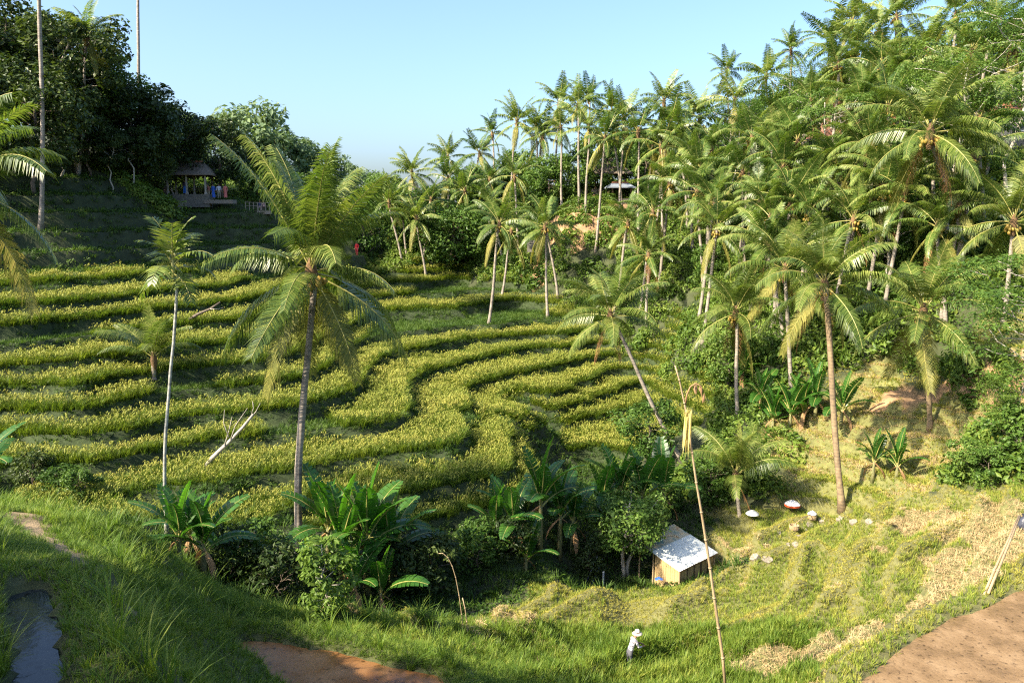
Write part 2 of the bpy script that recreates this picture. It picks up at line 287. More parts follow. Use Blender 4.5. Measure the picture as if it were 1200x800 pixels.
def wavy(poly, seed):
    p = np.array(poly)[:, :2]; n = len(p); out = []
    for i in range(n):
        a, b_, c_, d_ = p[i - 1], p[i], p[(i + 1) % n], p[(i + 2) % n]
        for t in np.linspace(0, 1, 9)[:-1]:
            q = 0.5 * (2 * b_ + (c_ - a) * t + (2 * a - 5 * b_ + 4 * c_ - d_) * t * t + (3 * b_ - a - 3 * c_ + d_) * t ** 3)
            x, y = np.array([q[0]]), np.array([q[1]]); out.append((q[0] + 0.3 * float(fbm(x, y, .9, seed)[0]), q[1] + 0.3 * float(fbm(x, y, .9, seed + 9)[0]), poly[0][2]))
    return out
MUD, BROWN, POOL = wavy(MUD, 1), wavy(BROWN, 2), wavy(POOL, 3)
PONDS = [(MUD, -13.0), (BROWN, -12.9), (POOL, -6.25)]

def axis(lo, hi, st, far):
    a = np.arange(lo, hi + 1e-6, st); g = 1.0; out = []; p = hi
    while p < far: g *= 1.35; p += g; out.append(p)
    out2 = []; p = lo; g = 1.0
    while p > -far: g *= 1.35; p -= g; out2.append(p)
    return np.array(out2[::-1] + list(a) + out)
XS = axis(-66, 84, 0.3, 1500); YS = axis(2, 142, 0.3, 2500); YS = YS[YS > -60]
GX, GY = np.meshgrid(XS, YS)
def tps_eval(x, y):
    px = np.clip(x, -120, 130).ravel() / SC; py = np.clip(y, 0, 200).ravel() / SC
    o = np.zeros(px.shape); n = len(CPT); cx = CPT[:, 0] / SC; cy = CPT[:, 1] / SC
    for i in range(0, len(px), 20000):
        d2 = (px[i:i + 20000, None] - cx) ** 2 + (py[i:i + 20000, None] - cy) ** 2
        o[i:i + 20000] = (0.5 * d2 * np.log(d2 + 1e-9)) @ sol[:n] + sol[n] + sol[n + 1] * px[i:i + 20000] + sol[n + 2] * py[i:i + 20000]
    return o.reshape(x.shape)
# one smooth height on a coarser lattice, then refined
hx = np.arange(-121, 132, 0.6); hy = np.arange(-1, 202, 0.6)
HXG, HYG = np.meshgrid(hx, hy); HC = tps_eval(HXG, HYG); HC = np.clip(HC, -24, 30)
def bil(A, x0, y0, st, x, y):
    fx = np.clip((x - x0) / st, 0, A.shape[1] - 1.001); fy = np.clip((y - y0) / st, 0, A.shape[0] - 1.001)
    i = fx.astype(int); j = fy.astype(int); a = fx - i; b = fy - j
    return (A[j, i] * (1 - a) + A[j, i + 1] * a) * (1 - b) + (A[j + 1, i] * (1 - a) + A[j + 1, i + 1] * a) * b
def smooth_h(x, y): return bil(HC, hx[0], hy[0], 0.6, np.asarray(x, float), np.asarray(y, float))
def classify(x, y):
    """the two nearest measured kinds of surface and how firmly the first holds"""
    wx = x + 2.2 * fbm(x, y, 5, 31); wy = y + 2.2 * fbm(x, y, 5, 41)
    s = x.shape; wx = wx.ravel(); wy = wy.ravel(); cls = np.zeros(wx.shape, int); rd = np.zeros(wx.shape)
    ric = CPT[:, 3] == RICE
    for i in range(0, len(wx), 20000):
        d = np.hypot(wx[i:i + 20000, None] - CPT[:, 0], wy[i:i + 20000, None] - CPT[:, 1])
        cls[i:i + 20000] = CPT[d.argmin(1), 3]; rd[i:i + 20000] = d[:, ~ric].min(1) - d[:, ric].min(1)
    return cls.reshape(s), rd.reshape(s)
CH = 0.8; cxs = np.arange(-121, 132, CH); cys = np.arange(-1, 202, CH)
CXG, CYG = np.meshgrid(cxs, cys); CLS, RD = classify(CXG, CYG)
fcx = np.arange(-121, 131, 0.6); fcy = np.arange(-1, 201, 0.6)
def cls_at(x, y):
    x = np.asarray(x, float); y = np.asarray(y, float)
    jx = x + 0.8 * fbm(x, y, 1.5, 77); jy = y + 0.8 * fbm(x, y, 1.5, 78)
    i = np.clip(np.rint((jx - cxs[0]) / CH).astype(int), 0, len(cxs) - 1); j = np.clip(np.rint((jy - cys[0]) / CH).astype(int), 0, len(cys) - 1)
    return CLS[j, i]
BUNDS_PX = [[(555, 748), (575, 735), (600, 718), (640, 703), (690, 691), (740, 686), (800, 684)], [(590, 752), (610, 736), (640, 719), (680, 706), (715, 699)], [(395, 726), (430, 716), (460, 721), (490, 733), (530, 744), (555, 748)],
         [(805, 692), (850, 673), (900, 652), (928, 634), (930, 616)], [(860, 662), (880, 642), (900, 626), (930, 612), (962, 606), (1025, 611)], [(928, 674), (938, 650), (960, 639), (982, 646), (990, 662), (985, 684)], [(985, 684), (997, 652), (1012, 634), (1036, 622), (1028, 602), (1040, 590), (1070, 583), (1110, 579), (1136, 582)],
         [(860, 762), (900, 738), (950, 716), (987, 692), (1006, 664)], [(640, 796), (720, 772), (790, 757), (850, 735), (900, 710), (940, 690)], [(1040, 665), (1075, 640), (1120, 612), (1150, 590)], [(770, 720), (810, 708), (850, 690)]]
def hit_s(u, v):
    r = rayd(u, v); ds = np.arange(18, 70, 0.1); z = smooth_h(r[0] * ds, ds); k = np.nonzero(r[2] * ds <= z)[0]; d = ds[k[0]] if len(k) else 40.0
    return (r[0] * d, d)
BUNDS = [[hit_s(*q) for q in ln] for ln in BUNDS_PX]
def bund_d(x, y):
    best = np.full(np.shape(x), 9.0)
    for ln in BUNDS:
        for (ax, ay), (bx, by) in zip(ln, ln[1:]):
            dx, dy = bx - ax, by - ay; t = np.clip(((x - ax) * dx + (y - ay) * dy) / (dx * dx + dy * dy), 0, 1); best = np.minimum(best, np.hypot(x - ax - t * dx, y - ay - t * dy))
    return best
def detail(x, y):
    """height, step index, position within the step, kind"""
    x = np.asarray(x, float); y = np.asarray(y, float)
    h = smooth_h(x, y); c = cls_at(x, y); rd = bil(RD, cxs[0], cys[0], CH, x, y)
    hn = h + 0.42 * fbm(x, y, 9, 5) + 0.22 * fbm(x, y, 2.6, 9)
    t = (hn - Z0) / DZ; n = np.floor(t); fr = t - n; rw = 0.17
    zq = Z0 + DZ * (n + sstep(1 - rw, 1, fr)) + 0.10 * np.exp(-((fr - 0.04) / 0.05) ** 2)
    w = sstep(-0.6, 1.2, rd)
    # low steps of the harvested field
    fz = 0.80; t2 = (h + 0.25 * fbm(x, y, 5, 15) + 0.1 * fbm(x, y, 2, 16)) / fz; n2 = np.floor(t2); fr2 = t2 - n2
    zf = fz * (n2 + sstep(0.78, 1, fr2)) + 0.10 * np.exp(-((fr2 - 0.05) / 0.07) ** 2)
    wf = ((c == FIELD) | (c == DRY)) & (y < 60)
    wb = ((c == DARKB)) ; t3 = (h + 0.3 * fbm(x, y, 7, 25)) / 1.7; n3 = np.floor(t3); fr3 = t3 - n3; zb = 1.7 * (n3 + sstep(0.74, 1, fr3))
    z = h * (1 - w) + zq * w
    z = np.where(wf & (w < 0.5), zf, z); z = np.where(wb & (w < 0.5), zb * 0.92 + 0.08 * h, z)
    t4 = (h + 1.1 * fbm(x, y, 5, 27)) / 1.25; n4 = np.floor(t4); z = np.where((c == DIRT), 1.25 * (n4 + sstep(0.45, 1, t4 - n4)) + 0.5 * fbm(x, y, 1.4, 28), z)
    bd = bund_d(x + 0.35 * fbm(x, y, 1.8, 6), y + 0.35 * fbm(x, y, 1.8, 7)); z = z + np.where(wf | (c == BANK) & (y > 20), 0.55 * np.exp(-(bd / 0.42) ** 2), 0)
    rough = np.where((c == RICE) | (c == FIELD), 0.05, 0.35)
    z = z + rough * fbm(x, y, 1.6, 3)
    dom = sstep(0.0, 25.0, np.maximum(np.maximum(np.abs(x) - 85, 0), y - 150))
    z = z + dom * 16 * fbm(x, y, 90, 51)
    for poly, zp in PONDS:
        sdist = poly_sd(x, y, poly)
        z = np.where(sdist < 0, zp - 0.25, np.where(sdist < 1.0, np.maximum(np.minimum(z, zp + 0.12 + 0.5 * sdist), zp + 0.16 * np.minimum(1, sdist / 0.2) - 0.03), z))
        z = np.where((sdist > 0) & (sdist < 4), np.maximum(z, np.where(sdist < 1.0, z, z)), z)
    return z, np.where(c == FIELD, n2, n), np.where((c == FIELD), fr2, fr), c
GZ, GN, GF, GC = detail(GX, GY)
fx0 = int(np.argmin(np.abs(XS + 66))); fx1 = int(np.argmin(np.abs(XS - 84))); fy0 = int(np.argmin(np.abs(YS - 2))); fy1 = int(np.argmin(np.abs(YS - 142)))
FINE = GZ[fy0:fy1 + 1, fx0:fx1 + 1]
def ground(x, y):
    x = np.asarray(x, float); y = np.asarray(y, float)
    inn = (x > -66) & (x < 84) & (y > 2) & (y < 142)
    return np.where(inn, bil(FINE, XS[fx0], YS[fy0], 0.3, x, y), np.where(inn, 0, detail(x, y)[0]) if not np.all(inn) else 0)
def hit(u, v, d0=7.0, d1=190.0):
    """where the sight line through a photo pixel meets the ground"""
    r = rayd(u, v); ds = np.arange(d0, d1, 0.15); z = ground(r[0] * ds, ds); below = np.nonzero(r[2] * ds <= z)[0]
    d = ds[below[0]] if len(below) else d1
    return Vector((r[0] * d, d, float(ground(np.array([r[0] * d]), np.array([d]))[0])))
def under(x, y): return float(ground(np.array([x]), np.array([y]))[0])
def crown_pos(u, v, Ht, dmin=25, dmax=180):
    """a point on the sight line that lies Ht above the ground"""
    r = rayd(u, v); ds = np.arange(dmin, dmax, 0.25); k = r[2] * ds - ground(r[0] * ds, ds) - Ht
    s = np.nonzero(k <= 0)[0]
    d = ds[s[0]] if len(s) else ds[np.argmin(np.abs(k))]
    return Vector((r[0] * d, d, r[2] * d))

# ground material: soil kinds by measured surface, broken up by noise
gm, nt, N, L, b = nmat('ground_soil')
at = N.new('ShaderNodeVertexColor'); at.layer_name = 'soil'
geo = N.new('ShaderNodeNewGeometry'); nz = N.new('ShaderNodeTexNoise'); nz.inputs['Scale'].default_value = 1.3; nz.inputs['Detail'].default_value = 8; nz.inputs['Roughness'].default_value = 0.7
L.new(geo.outputs['Position'], nz.inputs[0])
rp = ramp(N, [(0.25, (0.45, 0.45, 0.45)), (0.75, (1.5, 1.45, 1.35))]); L.new(nz.outputs[0], rp.inputs[0])
mc = N.new('ShaderNodeMix'); mc.data_type = 'RGBA'; mc.blend_type = 'MULTIPLY'; mc.inputs[0].default_value = 1
L.new(at.outputs[0], mc.inputs['A']); L.new(rp.outputs[0], mc.inputs['B']); L.new(mc.outputs['Result'], b.inputs['Base Color'])
b.inputs['Roughness'].default_value = 0.95
bp = N.new('ShaderNodeBump'); bp.inputs['Strength'].default_value = 0.8; bp.inputs['Distance'].default_value = 0.15; L.new(nz.outputs[0], bp.inputs['Height']); L.new(bp.outputs[0], b.inputs['Normal'])
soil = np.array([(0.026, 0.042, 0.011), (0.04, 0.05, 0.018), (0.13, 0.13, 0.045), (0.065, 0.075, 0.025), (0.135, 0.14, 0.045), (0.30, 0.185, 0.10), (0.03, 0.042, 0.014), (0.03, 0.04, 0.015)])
ny, nx = GX.shape
vv = np.c_[GX.ravel(), GY.ravel(), GZ.ravel()]
ii = (np.arange(ny - 1)[:, None] * nx + np.arange(nx - 1)[None]).ravel()
quads = np.c_[ii, ii + 1, ii + 1 + nx, ii + nx]
me = bpy.data.meshes.new('ground'); me.vertices.add(len(vv)); me.vertices.foreach_set('co', vv.ravel())
me.loops.add(len(quads) * 4); me.loops.foreach_set('vertex_index', quads.ravel().astype(np.int32))
me.polygons.add(len(quads)); me.polygons.foreach_set('loop_start', (np.arange(len(quads)) * 4).astype(np.int32))
me.polygons.foreach_set('use_smooth', np.ones(len(quads), bool))
me.update(calc_edges=True)
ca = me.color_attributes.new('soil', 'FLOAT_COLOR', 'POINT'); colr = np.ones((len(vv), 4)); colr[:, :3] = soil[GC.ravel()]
PATH = [PZ(u, v, z) for u, v, z in [(20, 618, -9.3), (60, 645, -8.3), (85, 660, -7.9), (115, 680, -7.2), (128, 693, -6.9)]]
pd = np.full(GX.shape, 9.0)
for i in range(len(PATH) - 1):
    (ax, ay, _), (bx, by, _) = PATH[i], PATH[i + 1]; dx, dy = bx - ax, by - ay
    t = np.clip(((GX - ax) * dx + (GY - ay) * dy) / (dx * dx + dy * dy), 0, 1); pd = np.minimum(pd, np.hypot(GX - ax - t * dx, GY - ay - t * dy))
PATHD = pd
wq = (sstep(0.75, 0.25, pd.ravel() + 0.7 * fbm(GX.ravel(), GY.ravel(), .8, 44)) * 0.8)[:, None]; colr[:, :3] = colr[:, :3] * (1 - wq) + wq * np.array((0.33, 0.235, 0.14))
ca.data.foreach_set('color', colr.ravel())
me.materials.append(gm)
tag(put('ground', me), 'earth slopes of the terraced valley between the planting', 'ground', kind='structure')

def pond(name, poly, z, mat, label):
    m = MB(); c = np.mean(np.array(poly), axis=0); k = len(poly)
    pts = [(c[0] + (p[0] - c[0]) * 1.02, c[1] + (p[1] - c[1]) * 1.02, z) for p in poly]
    m.add(pts, [tuple(range(k))]); o = m.build(name, mat); tag(o, label, 'paddy', kind='structure'); return o
def mud_mat(name, c1, c2, c3, lo, hi, sc=1.2, bump=0.4, spec=0.4):
    m, nt, N, L, b = nmat(name); b.inputs['Specular IOR Level'].default_value = spec; g = N.new('ShaderNodeNewGeometry')
    n1 = N.new('ShaderNodeTexNoise'); n1.inputs['Scale'].default_value = sc; n1.inputs['Detail'].default_value = 7; n1.inputs['Roughness'].default_value = 0.6; L.new(g.outputs['Position'], n1.inputs[0])
    n2 = N.new('ShaderNodeTexNoise'); n2.inputs['Scale'].default_value = sc * 7; n2.inputs['Detail'].default_value = 5; L.new(g.outputs['Position'], n2.inputs[0])
    rp = ramp(N, [(0.3, c1), (0.5, c2), (0.72, c3)]); L.new(n1.outputs[0], rp.inputs[0])
    r2 = ramp(N, [(0.30, (0.35, 0.33, 0.3)), (0.42, (1, 1, 1))]); L.new(n2.outputs[0], r2.inputs[0])
    mx = N.new('ShaderNodeMix'); mx.data_type = 'RGBA'; mx.blend_type = 'MULTIPLY'; mx.inputs[0].default_value = 1; L.new(rp.outputs[0], mx.inputs['A']); L.new(r2.outputs[0], mx.inputs['B'])
    L.new(mx.outputs['Result'], b.inputs['Base Color'])
    rr = N.new('ShaderNodeMapRange'); rr.inputs[1].default_value = 0.35; rr.inputs[2].default_value = 0.65; rr.inputs[3].default_value = lo; rr.inputs[4].default_value = hi; L.new(n1.outputs[0], rr.inputs[0]); L.new(rr.outputs[0], b.inputs['Roughness'])
    bp = N.new('ShaderNodeBump'); bp.inputs['Strength'].default_value = bump; bp.inputs['Distance'].default_value = 0.06; L.new(n2.outputs[0], bp.inputs['Height']); L.new(bp.outputs[0], b.inputs['Normal'])
    return m
pond('mud_paddy', MUD, -13.0, mud_mat('paddy_mud', (0.125, 0.078, 0.037), (0.20, 0.127, 0.062), (0.26, 0.174, 0.092), 0.3, 0.65), 'flooded paddy of smooth light brown mud behind a curved grass bund')
pond('brown_paddy', BROWN, -12.9, mud_mat('paddy_brown_water', (0.13, 0.055, 0.018), (0.19, 0.09, 0.032), (0.25, 0.14, 0.06), 0.12, 0.4, 0.8, 0.15), 'small paddy of orange brown water below the dark grass spur')
pond('water_pool', POOL, -6.25, mud_mat('paddy_dark_water', (0.018, 0.022, 0.02), (0.024, 0.03, 0.03), (0.03, 0.035, 0.03), 0.03, 0.08, 1.0, 0.03, 0.28), 'dark water paddy reflecting blue sky beside the spur path')

# ------------------------------------------------------------------ scattered ground cover: tufts set on the ground, one object per kind of cover
def scatter(name, protos, pts, rot, scl, mats, label, cat, seed=1):
    """protos: MB list; their geometry is kept in the mesh itself and set on the points by nodes"""
    rng = np.random.default_rng(seed)
    V = []; Fc = []; mi = []; pid = []
    for k, p in enumerate(protos):
        b = len(V); V += p.v; Fc += [tuple(i + b for i in f) for f in p.f]; mi += p.m; pid += [k] * len(p.v)
    nb = len(V); n = len(pts)
    me = bpy.data.meshes.new(name); me.from_pydata(V + [tuple(q) for q in pts], [], Fc)
    for m in mats: me.materials.append(m)
    me.polygons.foreach_set('material_index', mi)
    def attr(nm, ty, data):
        a = me.attributes.new(nm, ty, 'POINT'); a.data.foreach_set('vector' if ty == 'FLOAT_VECTOR' else 'value', np.asarray(data).ravel())
    attr('pid', 'INT', np.r_[pid, np.full(n, -1)].astype(np.int32))
    attr('pick', 'INT', np.r_[np.zeros(nb), rng.integers(0, len(protos), n)].astype(np.int32))
    attr('turn', 'FLOAT_VECTOR', np.r_[np.zeros((nb, 3)), rot].astype(np.float32))
    attr('size', 'FLOAT_VECTOR', np.r_[np.ones((nb, 3)), scl].astype(np.float32))
    ng = bpy.data.node_groups.new(name, 'GeometryNodeTree'); ng.interface.new_socket('Geometry', in_out='INPUT', socket_type='NodeSocketGeometry'); ng.interface.new_socket('Geometry', in_out='OUTPUT', socket_type='NodeSocketGeometry')
    NN = ng.nodes; LL = ng.links; gi = NN.new('NodeGroupInput'); go = NN.new('NodeGroupOutput')
    def named(nm, ty):
        q = NN.new('GeometryNodeInputNamedAttribute'); q.data_type = ty; q.inputs['Name'].default_value = nm; return q
    def sel(k):
        q = NN.new('FunctionNodeCompare'); q.data_type = 'INT'; q.operation = 'EQUAL'; LL.new(named('pid', 'INT').outputs[0], q.inputs[2]); q.inputs[3].default_value = k
        s = NN.new('GeometryNodeSeparateGeometry'); s.domain = 'POINT'; LL.new(gi.outputs[0], s.inputs[0]); LL.new(q.outputs[0], s.inputs[1]); return s
    jn = NN.new('GeometryNodeJoinGeometry')
    for k in range(len(protos)):
        g = NN.new('GeometryNodeGeometryToInstance'); LL.new(sel(k).outputs[0], g.inputs[0]); LL.new(g.outputs[0], jn.inputs[0])
    iop = NN.new('GeometryNodeInstanceOnPoints'); LL.new(sel(-1).outputs[0], iop.inputs['Points']); LL.new(jn.outputs[0], iop.inputs['Instance'])
    iop.inputs['Pick Instance'].default_value = True; LL.new(named('pick', 'INT').outputs[0], iop.inputs['Instance Index'])
    er = NN.new('FunctionNodeEulerToRotation'); LL.new(named('turn', 'FLOAT_VECTOR').outputs[0], er.inputs[0]); LL.new(er.outputs[0], iop.inputs['Rotation'])
    LL.new(named('size', 'FLOAT_VECTOR').outputs[0], iop.inputs['Scale']); LL.new(iop.outputs[0], go.inputs[0])
    o = put(name, me); md = o.modifiers.new('cover', 'NODES'); md.node_group = ng
    return tag(o, label, cat, kind='stuff')
def in_view(x, y, z, mu=110, mv=90):
    u, v = uv_of(x, y, z); return (u > -mu) & (u < 1200 + mu) & (v > -mv) & (v < 800 + mv) & (y > 4)
def sample(x0, x1, y0, y1, step, seed, jit=0.9):
    rng = np.random.default_rng(seed)
    gx, gy = np.meshgrid(np.arange(x0, x1, step), np.arange(y0, y1, step))
    x = gx.ravel() + (rng.random(gx.size) - 0.5) * step * jit; y = gy.ravel() + (rng.random(gx.size) - 0.5) * step * jit
    return x, y
def rand_rot(n, seed, tilt=0.2):
    rng = np.random.default_rng(seed); return np.c_[(rng.random(n) - 0.5) * 2 * tilt, (rng.random(n) - 0.5) * 2 * tilt, rng.random(n) * 6.283]
def rand_scl(n, seed, lo, hi, zlo=0.85, zhi=1.15):
    rng = np.random.default_rng(seed); s = lo + (hi - lo) * rng.random(n); return np.c_[s, s, s * (zlo + (zhi - zlo) * rng.random(n))]

def blade(m, x, y, az, h, w, lean, mi=0, segs=2):
    """a grass blade: tapering strip that arcs over"""
    dx, dy = math.cos(az), math.sin(az); px, py = -dy * w / 2, dx * w / 2; vs = []
    for k in range(segs + 1):
        t = k / segs; r = lean * t * t * h; zz = h * (t - 0.35 * lean * t * t); ww = 1 - t
        c = (x + dx * r, y + dy * r, zz)
        if k < segs: vs += [(c[0] - px * (1 - 0.4 * t), c[1] - py * (1 - 0.4 * t), c[2]), (c[0] + px * (1 - 0.4 * t), c[1] + py * (1 - 0.4 * t), c[2])]
        else: vs.append(c)
    fs = [(2 * k, 2 * k + 1, 2 * k + 3, 2 * k + 2) for k in range(segs - 1)] + [(2 * segs - 2, 2 * segs - 1, 2 * segs)]
    m.add(vs, fs, mi)
def tuft(seed, n, rad, hlo, hhi, w, llo, lhi, ears=0, segs=2, earh=1.0):
    rnd = random.Random(seed); m = MB()
    for _ in range(n):
        a = rnd.random() * 6.283; r = rad * math.sqrt(rnd.random())
        blade(m, r * math.cos(a), r * math.sin(a), a + rnd.uniform(-0.9, 0.9), rnd.uniform(hlo, hhi), w * rnd.uniform(0.7, 1.3), rnd.uniform(llo, lhi), 0, segs)
    for _ in range(ears):
        a = rnd.random() * 6.283; r = rad * math.sqrt(rnd.random()); h = hhi * earh * rnd.uniform(0.85, 1.08)
        x, y = r * math.cos(a), r * math.sin(a); b = rnd.random() * 6.283; dx, dy = math.cos(b), math.sin(b); w2 = 0.022
        p0 = (x, y, h * 0.82); p1 = (x + dx * 0.07, y + dy * 0.07, h); p2 = (x + dx * 0.20, y + dy * 0.20, h - 0.10)
        m.add([p0, (p1[0] - dy * w2, p1[1] + dx * w2, p1[2]), (p1[0] + dy * w2, p1[1] - dx * w2, p1[2]), p2], [(0, 1, 2), (1, 3, 2)], 1)
    return m
def leafball(seed, n, rad, size, flat=0.8, mi=0, aspect=0.5, hollow=0.45, up=0.5):
    """leaf clump: diamond leaves through an uneven volume"""
    rnd = random.Random(seed); m = MB()
    lob = [(Vector((rnd.gauss(0, 1), rnd.gauss(0, 1), rnd.gauss(0, 0.7))).normalized(), rnd.uniform(0.7, 1.25)) for _ in range(9)]
    for _ in range(n):
        d = Vector((rnd.gauss(0, 1), rnd.gauss(0, 1), rnd.gauss(0, 1))).normalized()
        lo = max(lob, key=lambda q: q[0].dot(d)); r = rad * lo[1] * (hollow + (1 - hollow) * rnd.random() ** 0.6) * (0.75 + 0.25 * lo[0].dot(d))
        c = Vector((d.x * r, d.y * r, d.z * r * flat))
        nrm = (d + Vector((rnd.gauss(0, .6), rnd.gauss(0, .6), up + rnd.gauss(0, .5)))).normalized()
        t = nrm.cross(Vector((rnd.gauss(0, 1), rnd.gauss(0, 1), rnd.gauss(0, 1)))).normalized(); t = (t + Vector((0, 0, -0.3))).normalized(); s = nrm.cross(t)
        L_ = size * rnd.uniform(0.6, 1.4); w = L_ * aspect
        m.add([c - t * L_ * 0.5, c + s * w * 0.5 + nrm * 0.06 * L_, c + t * L_ * 0.5, c - s * w * 0.5 + nrm * 0.06 * L_], [(0, 1, 2, 3)], mi)
    return m

# ------------------------------------------------------------------ palms
def frond_pts(L_, e0, e1, n, power=1.4):
    pts = [Vector((0, 0, 0))]; tg = []
    for k in range(n):
        e = e0 + (e1 - e0) * ((k + 0.5) / n) ** power; t = Vector((math.cos(e), 0, math.sin(e))); tg.append(t); pts.append(pts[-1] + t * (L_ / n))
    tg.append(tg[-1]); return pts, tg
def frond_add(m, L_, e0, e1, nl, lw, llen, droop, rnd, n=12, M4=None, rr=0.035, mi=0, mr=1, seg2=True, gap=0.0, power=1.4):
    pts, tg = frond_pts(L_, e0, e1, n, power)
    vs0 = len(m.v)
    m.tube(pts, [max(0.008, rr * (1 - k / n) ** 0.8) for k in range(n + 1)], 4, mr, cap=False)
    for side in (-1, 1):
        for k in range(nl):
            s = 0.20 + 0.80 * (k + rnd.random() * 0.7) / nl
            if rnd.random() < gap: continue
            f = s * n; i = min(n - 1, int(f)); p = pts[i].lerp(pts[i + 1], f - i); t = tg[i].lerp(tg[i + 1], f - i).normalized()
            ll = llen * (0.35 + 0.65 * math.sin(math.pi * min(1, (s - 0.02) ** 0.75))) * rnd.uniform(0.85, 1.1)
            if s > 0.93: ll = max(ll, llen * 0.45)
            nr = Vector((0, 1, 0)).cross(t)  # up-ish normal of the frond
            if nr.z < 0 and abs(t.z) < 0.95: nr = -nr
            fwd = (0.28 + 0.6 * s ** 2) * (1 + 0.35 * max(0, (e0 - 1.1)))
            d = (Vector((0, side, 0)) + t * (fwd + rnd.gauss(0, .06)) + nr * (0.28 * (1 - s) + rnd.gauss(0, .05)) + Vector((0, 0, -0.25 * droop))).normalized()
            d2 = (d + Vector((0, 0, -droop * rnd.uniform(0.7, 1.5)))).normalized()
            a = p + d * ll * 0.45; e = a + d2 * ll * 0.55
            wv = t * lw * 0.5 * (1.15 - 0.4 * s)
            if seg2: m.add([p - wv * 0.6, p + wv * 0.6, a + wv, a - wv, e], [(0, 1, 2, 3), (3, 2, 4)], mi)
            else: m.add([p - wv, p + wv, e], [(0, 1, 2)], mi)
    if M4 is not None:
        for q in range(vs0, len(m.v)): m.v[q] = tuple(M4 @ Vector(m.v[q]))
AGES = [(86, 62, 0.35), (76, 32, 0.5), (65, 2, 0.7), (51, -22, 0.9), (32, -40, 1.1), (8, -54, 1.35), (-20, -70, 1.5), (-50, -82, 1.6)]
FR = {}
rf = random.Random(3)
for k, (a0, a1, dr) in enumerate(AGES):
    for q in range(2):
        m = MB(); frond_add(m, 4.3 * rf.uniform(0.94, 1.05), R(a0 + rf.uniform(-4, 4)), R(a1 + rf.uniform(-8, 8)), 80, 0.056, 1.12, dr, rf, 14)
        FR[k, q] = m.mesh('frond', [M['frond'] if k < 7 else M['frond_old'], M['rachis']])
        m = MB(); frond_add(m, 4.3 * rf.uniform(0.94, 1.05), R(a0 + rf.uniform(-4, 4)), R(a1 + rf.uniform(-8, 8)), 54, 0.085, 0.92, dr, rf, 10)
        FR['h', k, q] = m.mesh('frond', [M['frond_far'] if k < 7 else M['frond_old'], M['rachis']])
for j, (a0, a1) in enumerate([(86, 74), (79, 58), (71, 44), (62, 26)]):
    for q in range(2): m = MB(); frond_add(m, 4.9, R(a0), R(a1), 84, 0.058, 1.12, 0.45 + .1 * j, rf, 14, power=2.2); FR['u%d' % j, q] = m.mesh('frond', [M['frond'], M['rachis']])
for q in range(2):
    m = MB(); frond_add(m, 3.9, R(-58), R(-88), 44, 0.05, 0.85, 1.7, rf, 12, gap=0.25); FR['dead', q] = m.mesh('dead_frond', [M['frond_dead'], M['frond_dead']])
def nut_mesh(seed):
    rnd = random.Random(seed); m = MB()
    for _ in range(11):
        a = rnd.random() * 6.283; r = rnd.uniform(0.22, 0.42); z = rnd.uniform(-0.55, 0.0); s = rnd.uniform(0.10, 0.14)
        prof = [(0.02 * s, -1.25 * s), (0.7 * s, -0.8 * s), (s, 0), (0.75 * s, 0.8 * s), (0.02 * s, 1.2 * s)]
        m.lathe(prof, 7, (r * math.cos(a), r * math.sin(a), z), 0)
    for _ in range(7):
        a = rnd.random() * 6.283; m.tube([(0, 0, 0), (0.3 * math.cos(a), 0.3 * math.sin(a), -0.05), (0.42 * math.cos(a), 0.42 * math.sin(a), -0.45)], [0.03, 0.02, 0.01], 4, 1)
    return m.mesh('coconut_cluster', [M['coconut'], M['rachis']], True)
NUTS = [nut_mesh(1), nut_mesh(2)]
m = MB(); m.lathe([(0.14, -0.75), (0.19, -0.4), (0.24, -0.1), (0.2, 0.25), (0.06, 0.6)], 9); FIB = m.mesh('fibre_sheath', M['fibre'], True)
def trunk_mesh(base, top, r0, r1, mat, bow=0.0, n=14, ns=9, seed=0, name='trunk'):
    """trunk in the palm's own frame: from its foot at the origin"""
    rnd = random.Random(seed); b = Vector((0, 0, -0.35)); t = Vector(top) - Vector(base); m = MB()
    side = Vector((rnd.gauss(0, 1), rnd.gauss(0, 1), 0)).normalized()
    pts = []; rad = []
    for k in range(n + 1):
        s = k / n; c = b.lerp(t, s) + Vector((t.x, t.y, 0)) * (-bow * 0.5) * math.sin(math.pi * s) + side * 0.012 * t.length * math.sin(5 * s + rnd.random() * 0.2)
        pts.append(c); rad.append((r0 * 1.55 if k == 0 else r0 * 1.15 if k == 1 else r0 + (r1 - r0) * s) * rnd.uniform(0.96, 1.05))
    m.tube(pts, rad, ns); return m.mesh(name, mat, True)
GA = 2.39996
def age_bin(a): return sum(a > q for q in (0.05, 0.20, 0.37, 0.50, 0.62, 0.75, 0.89))
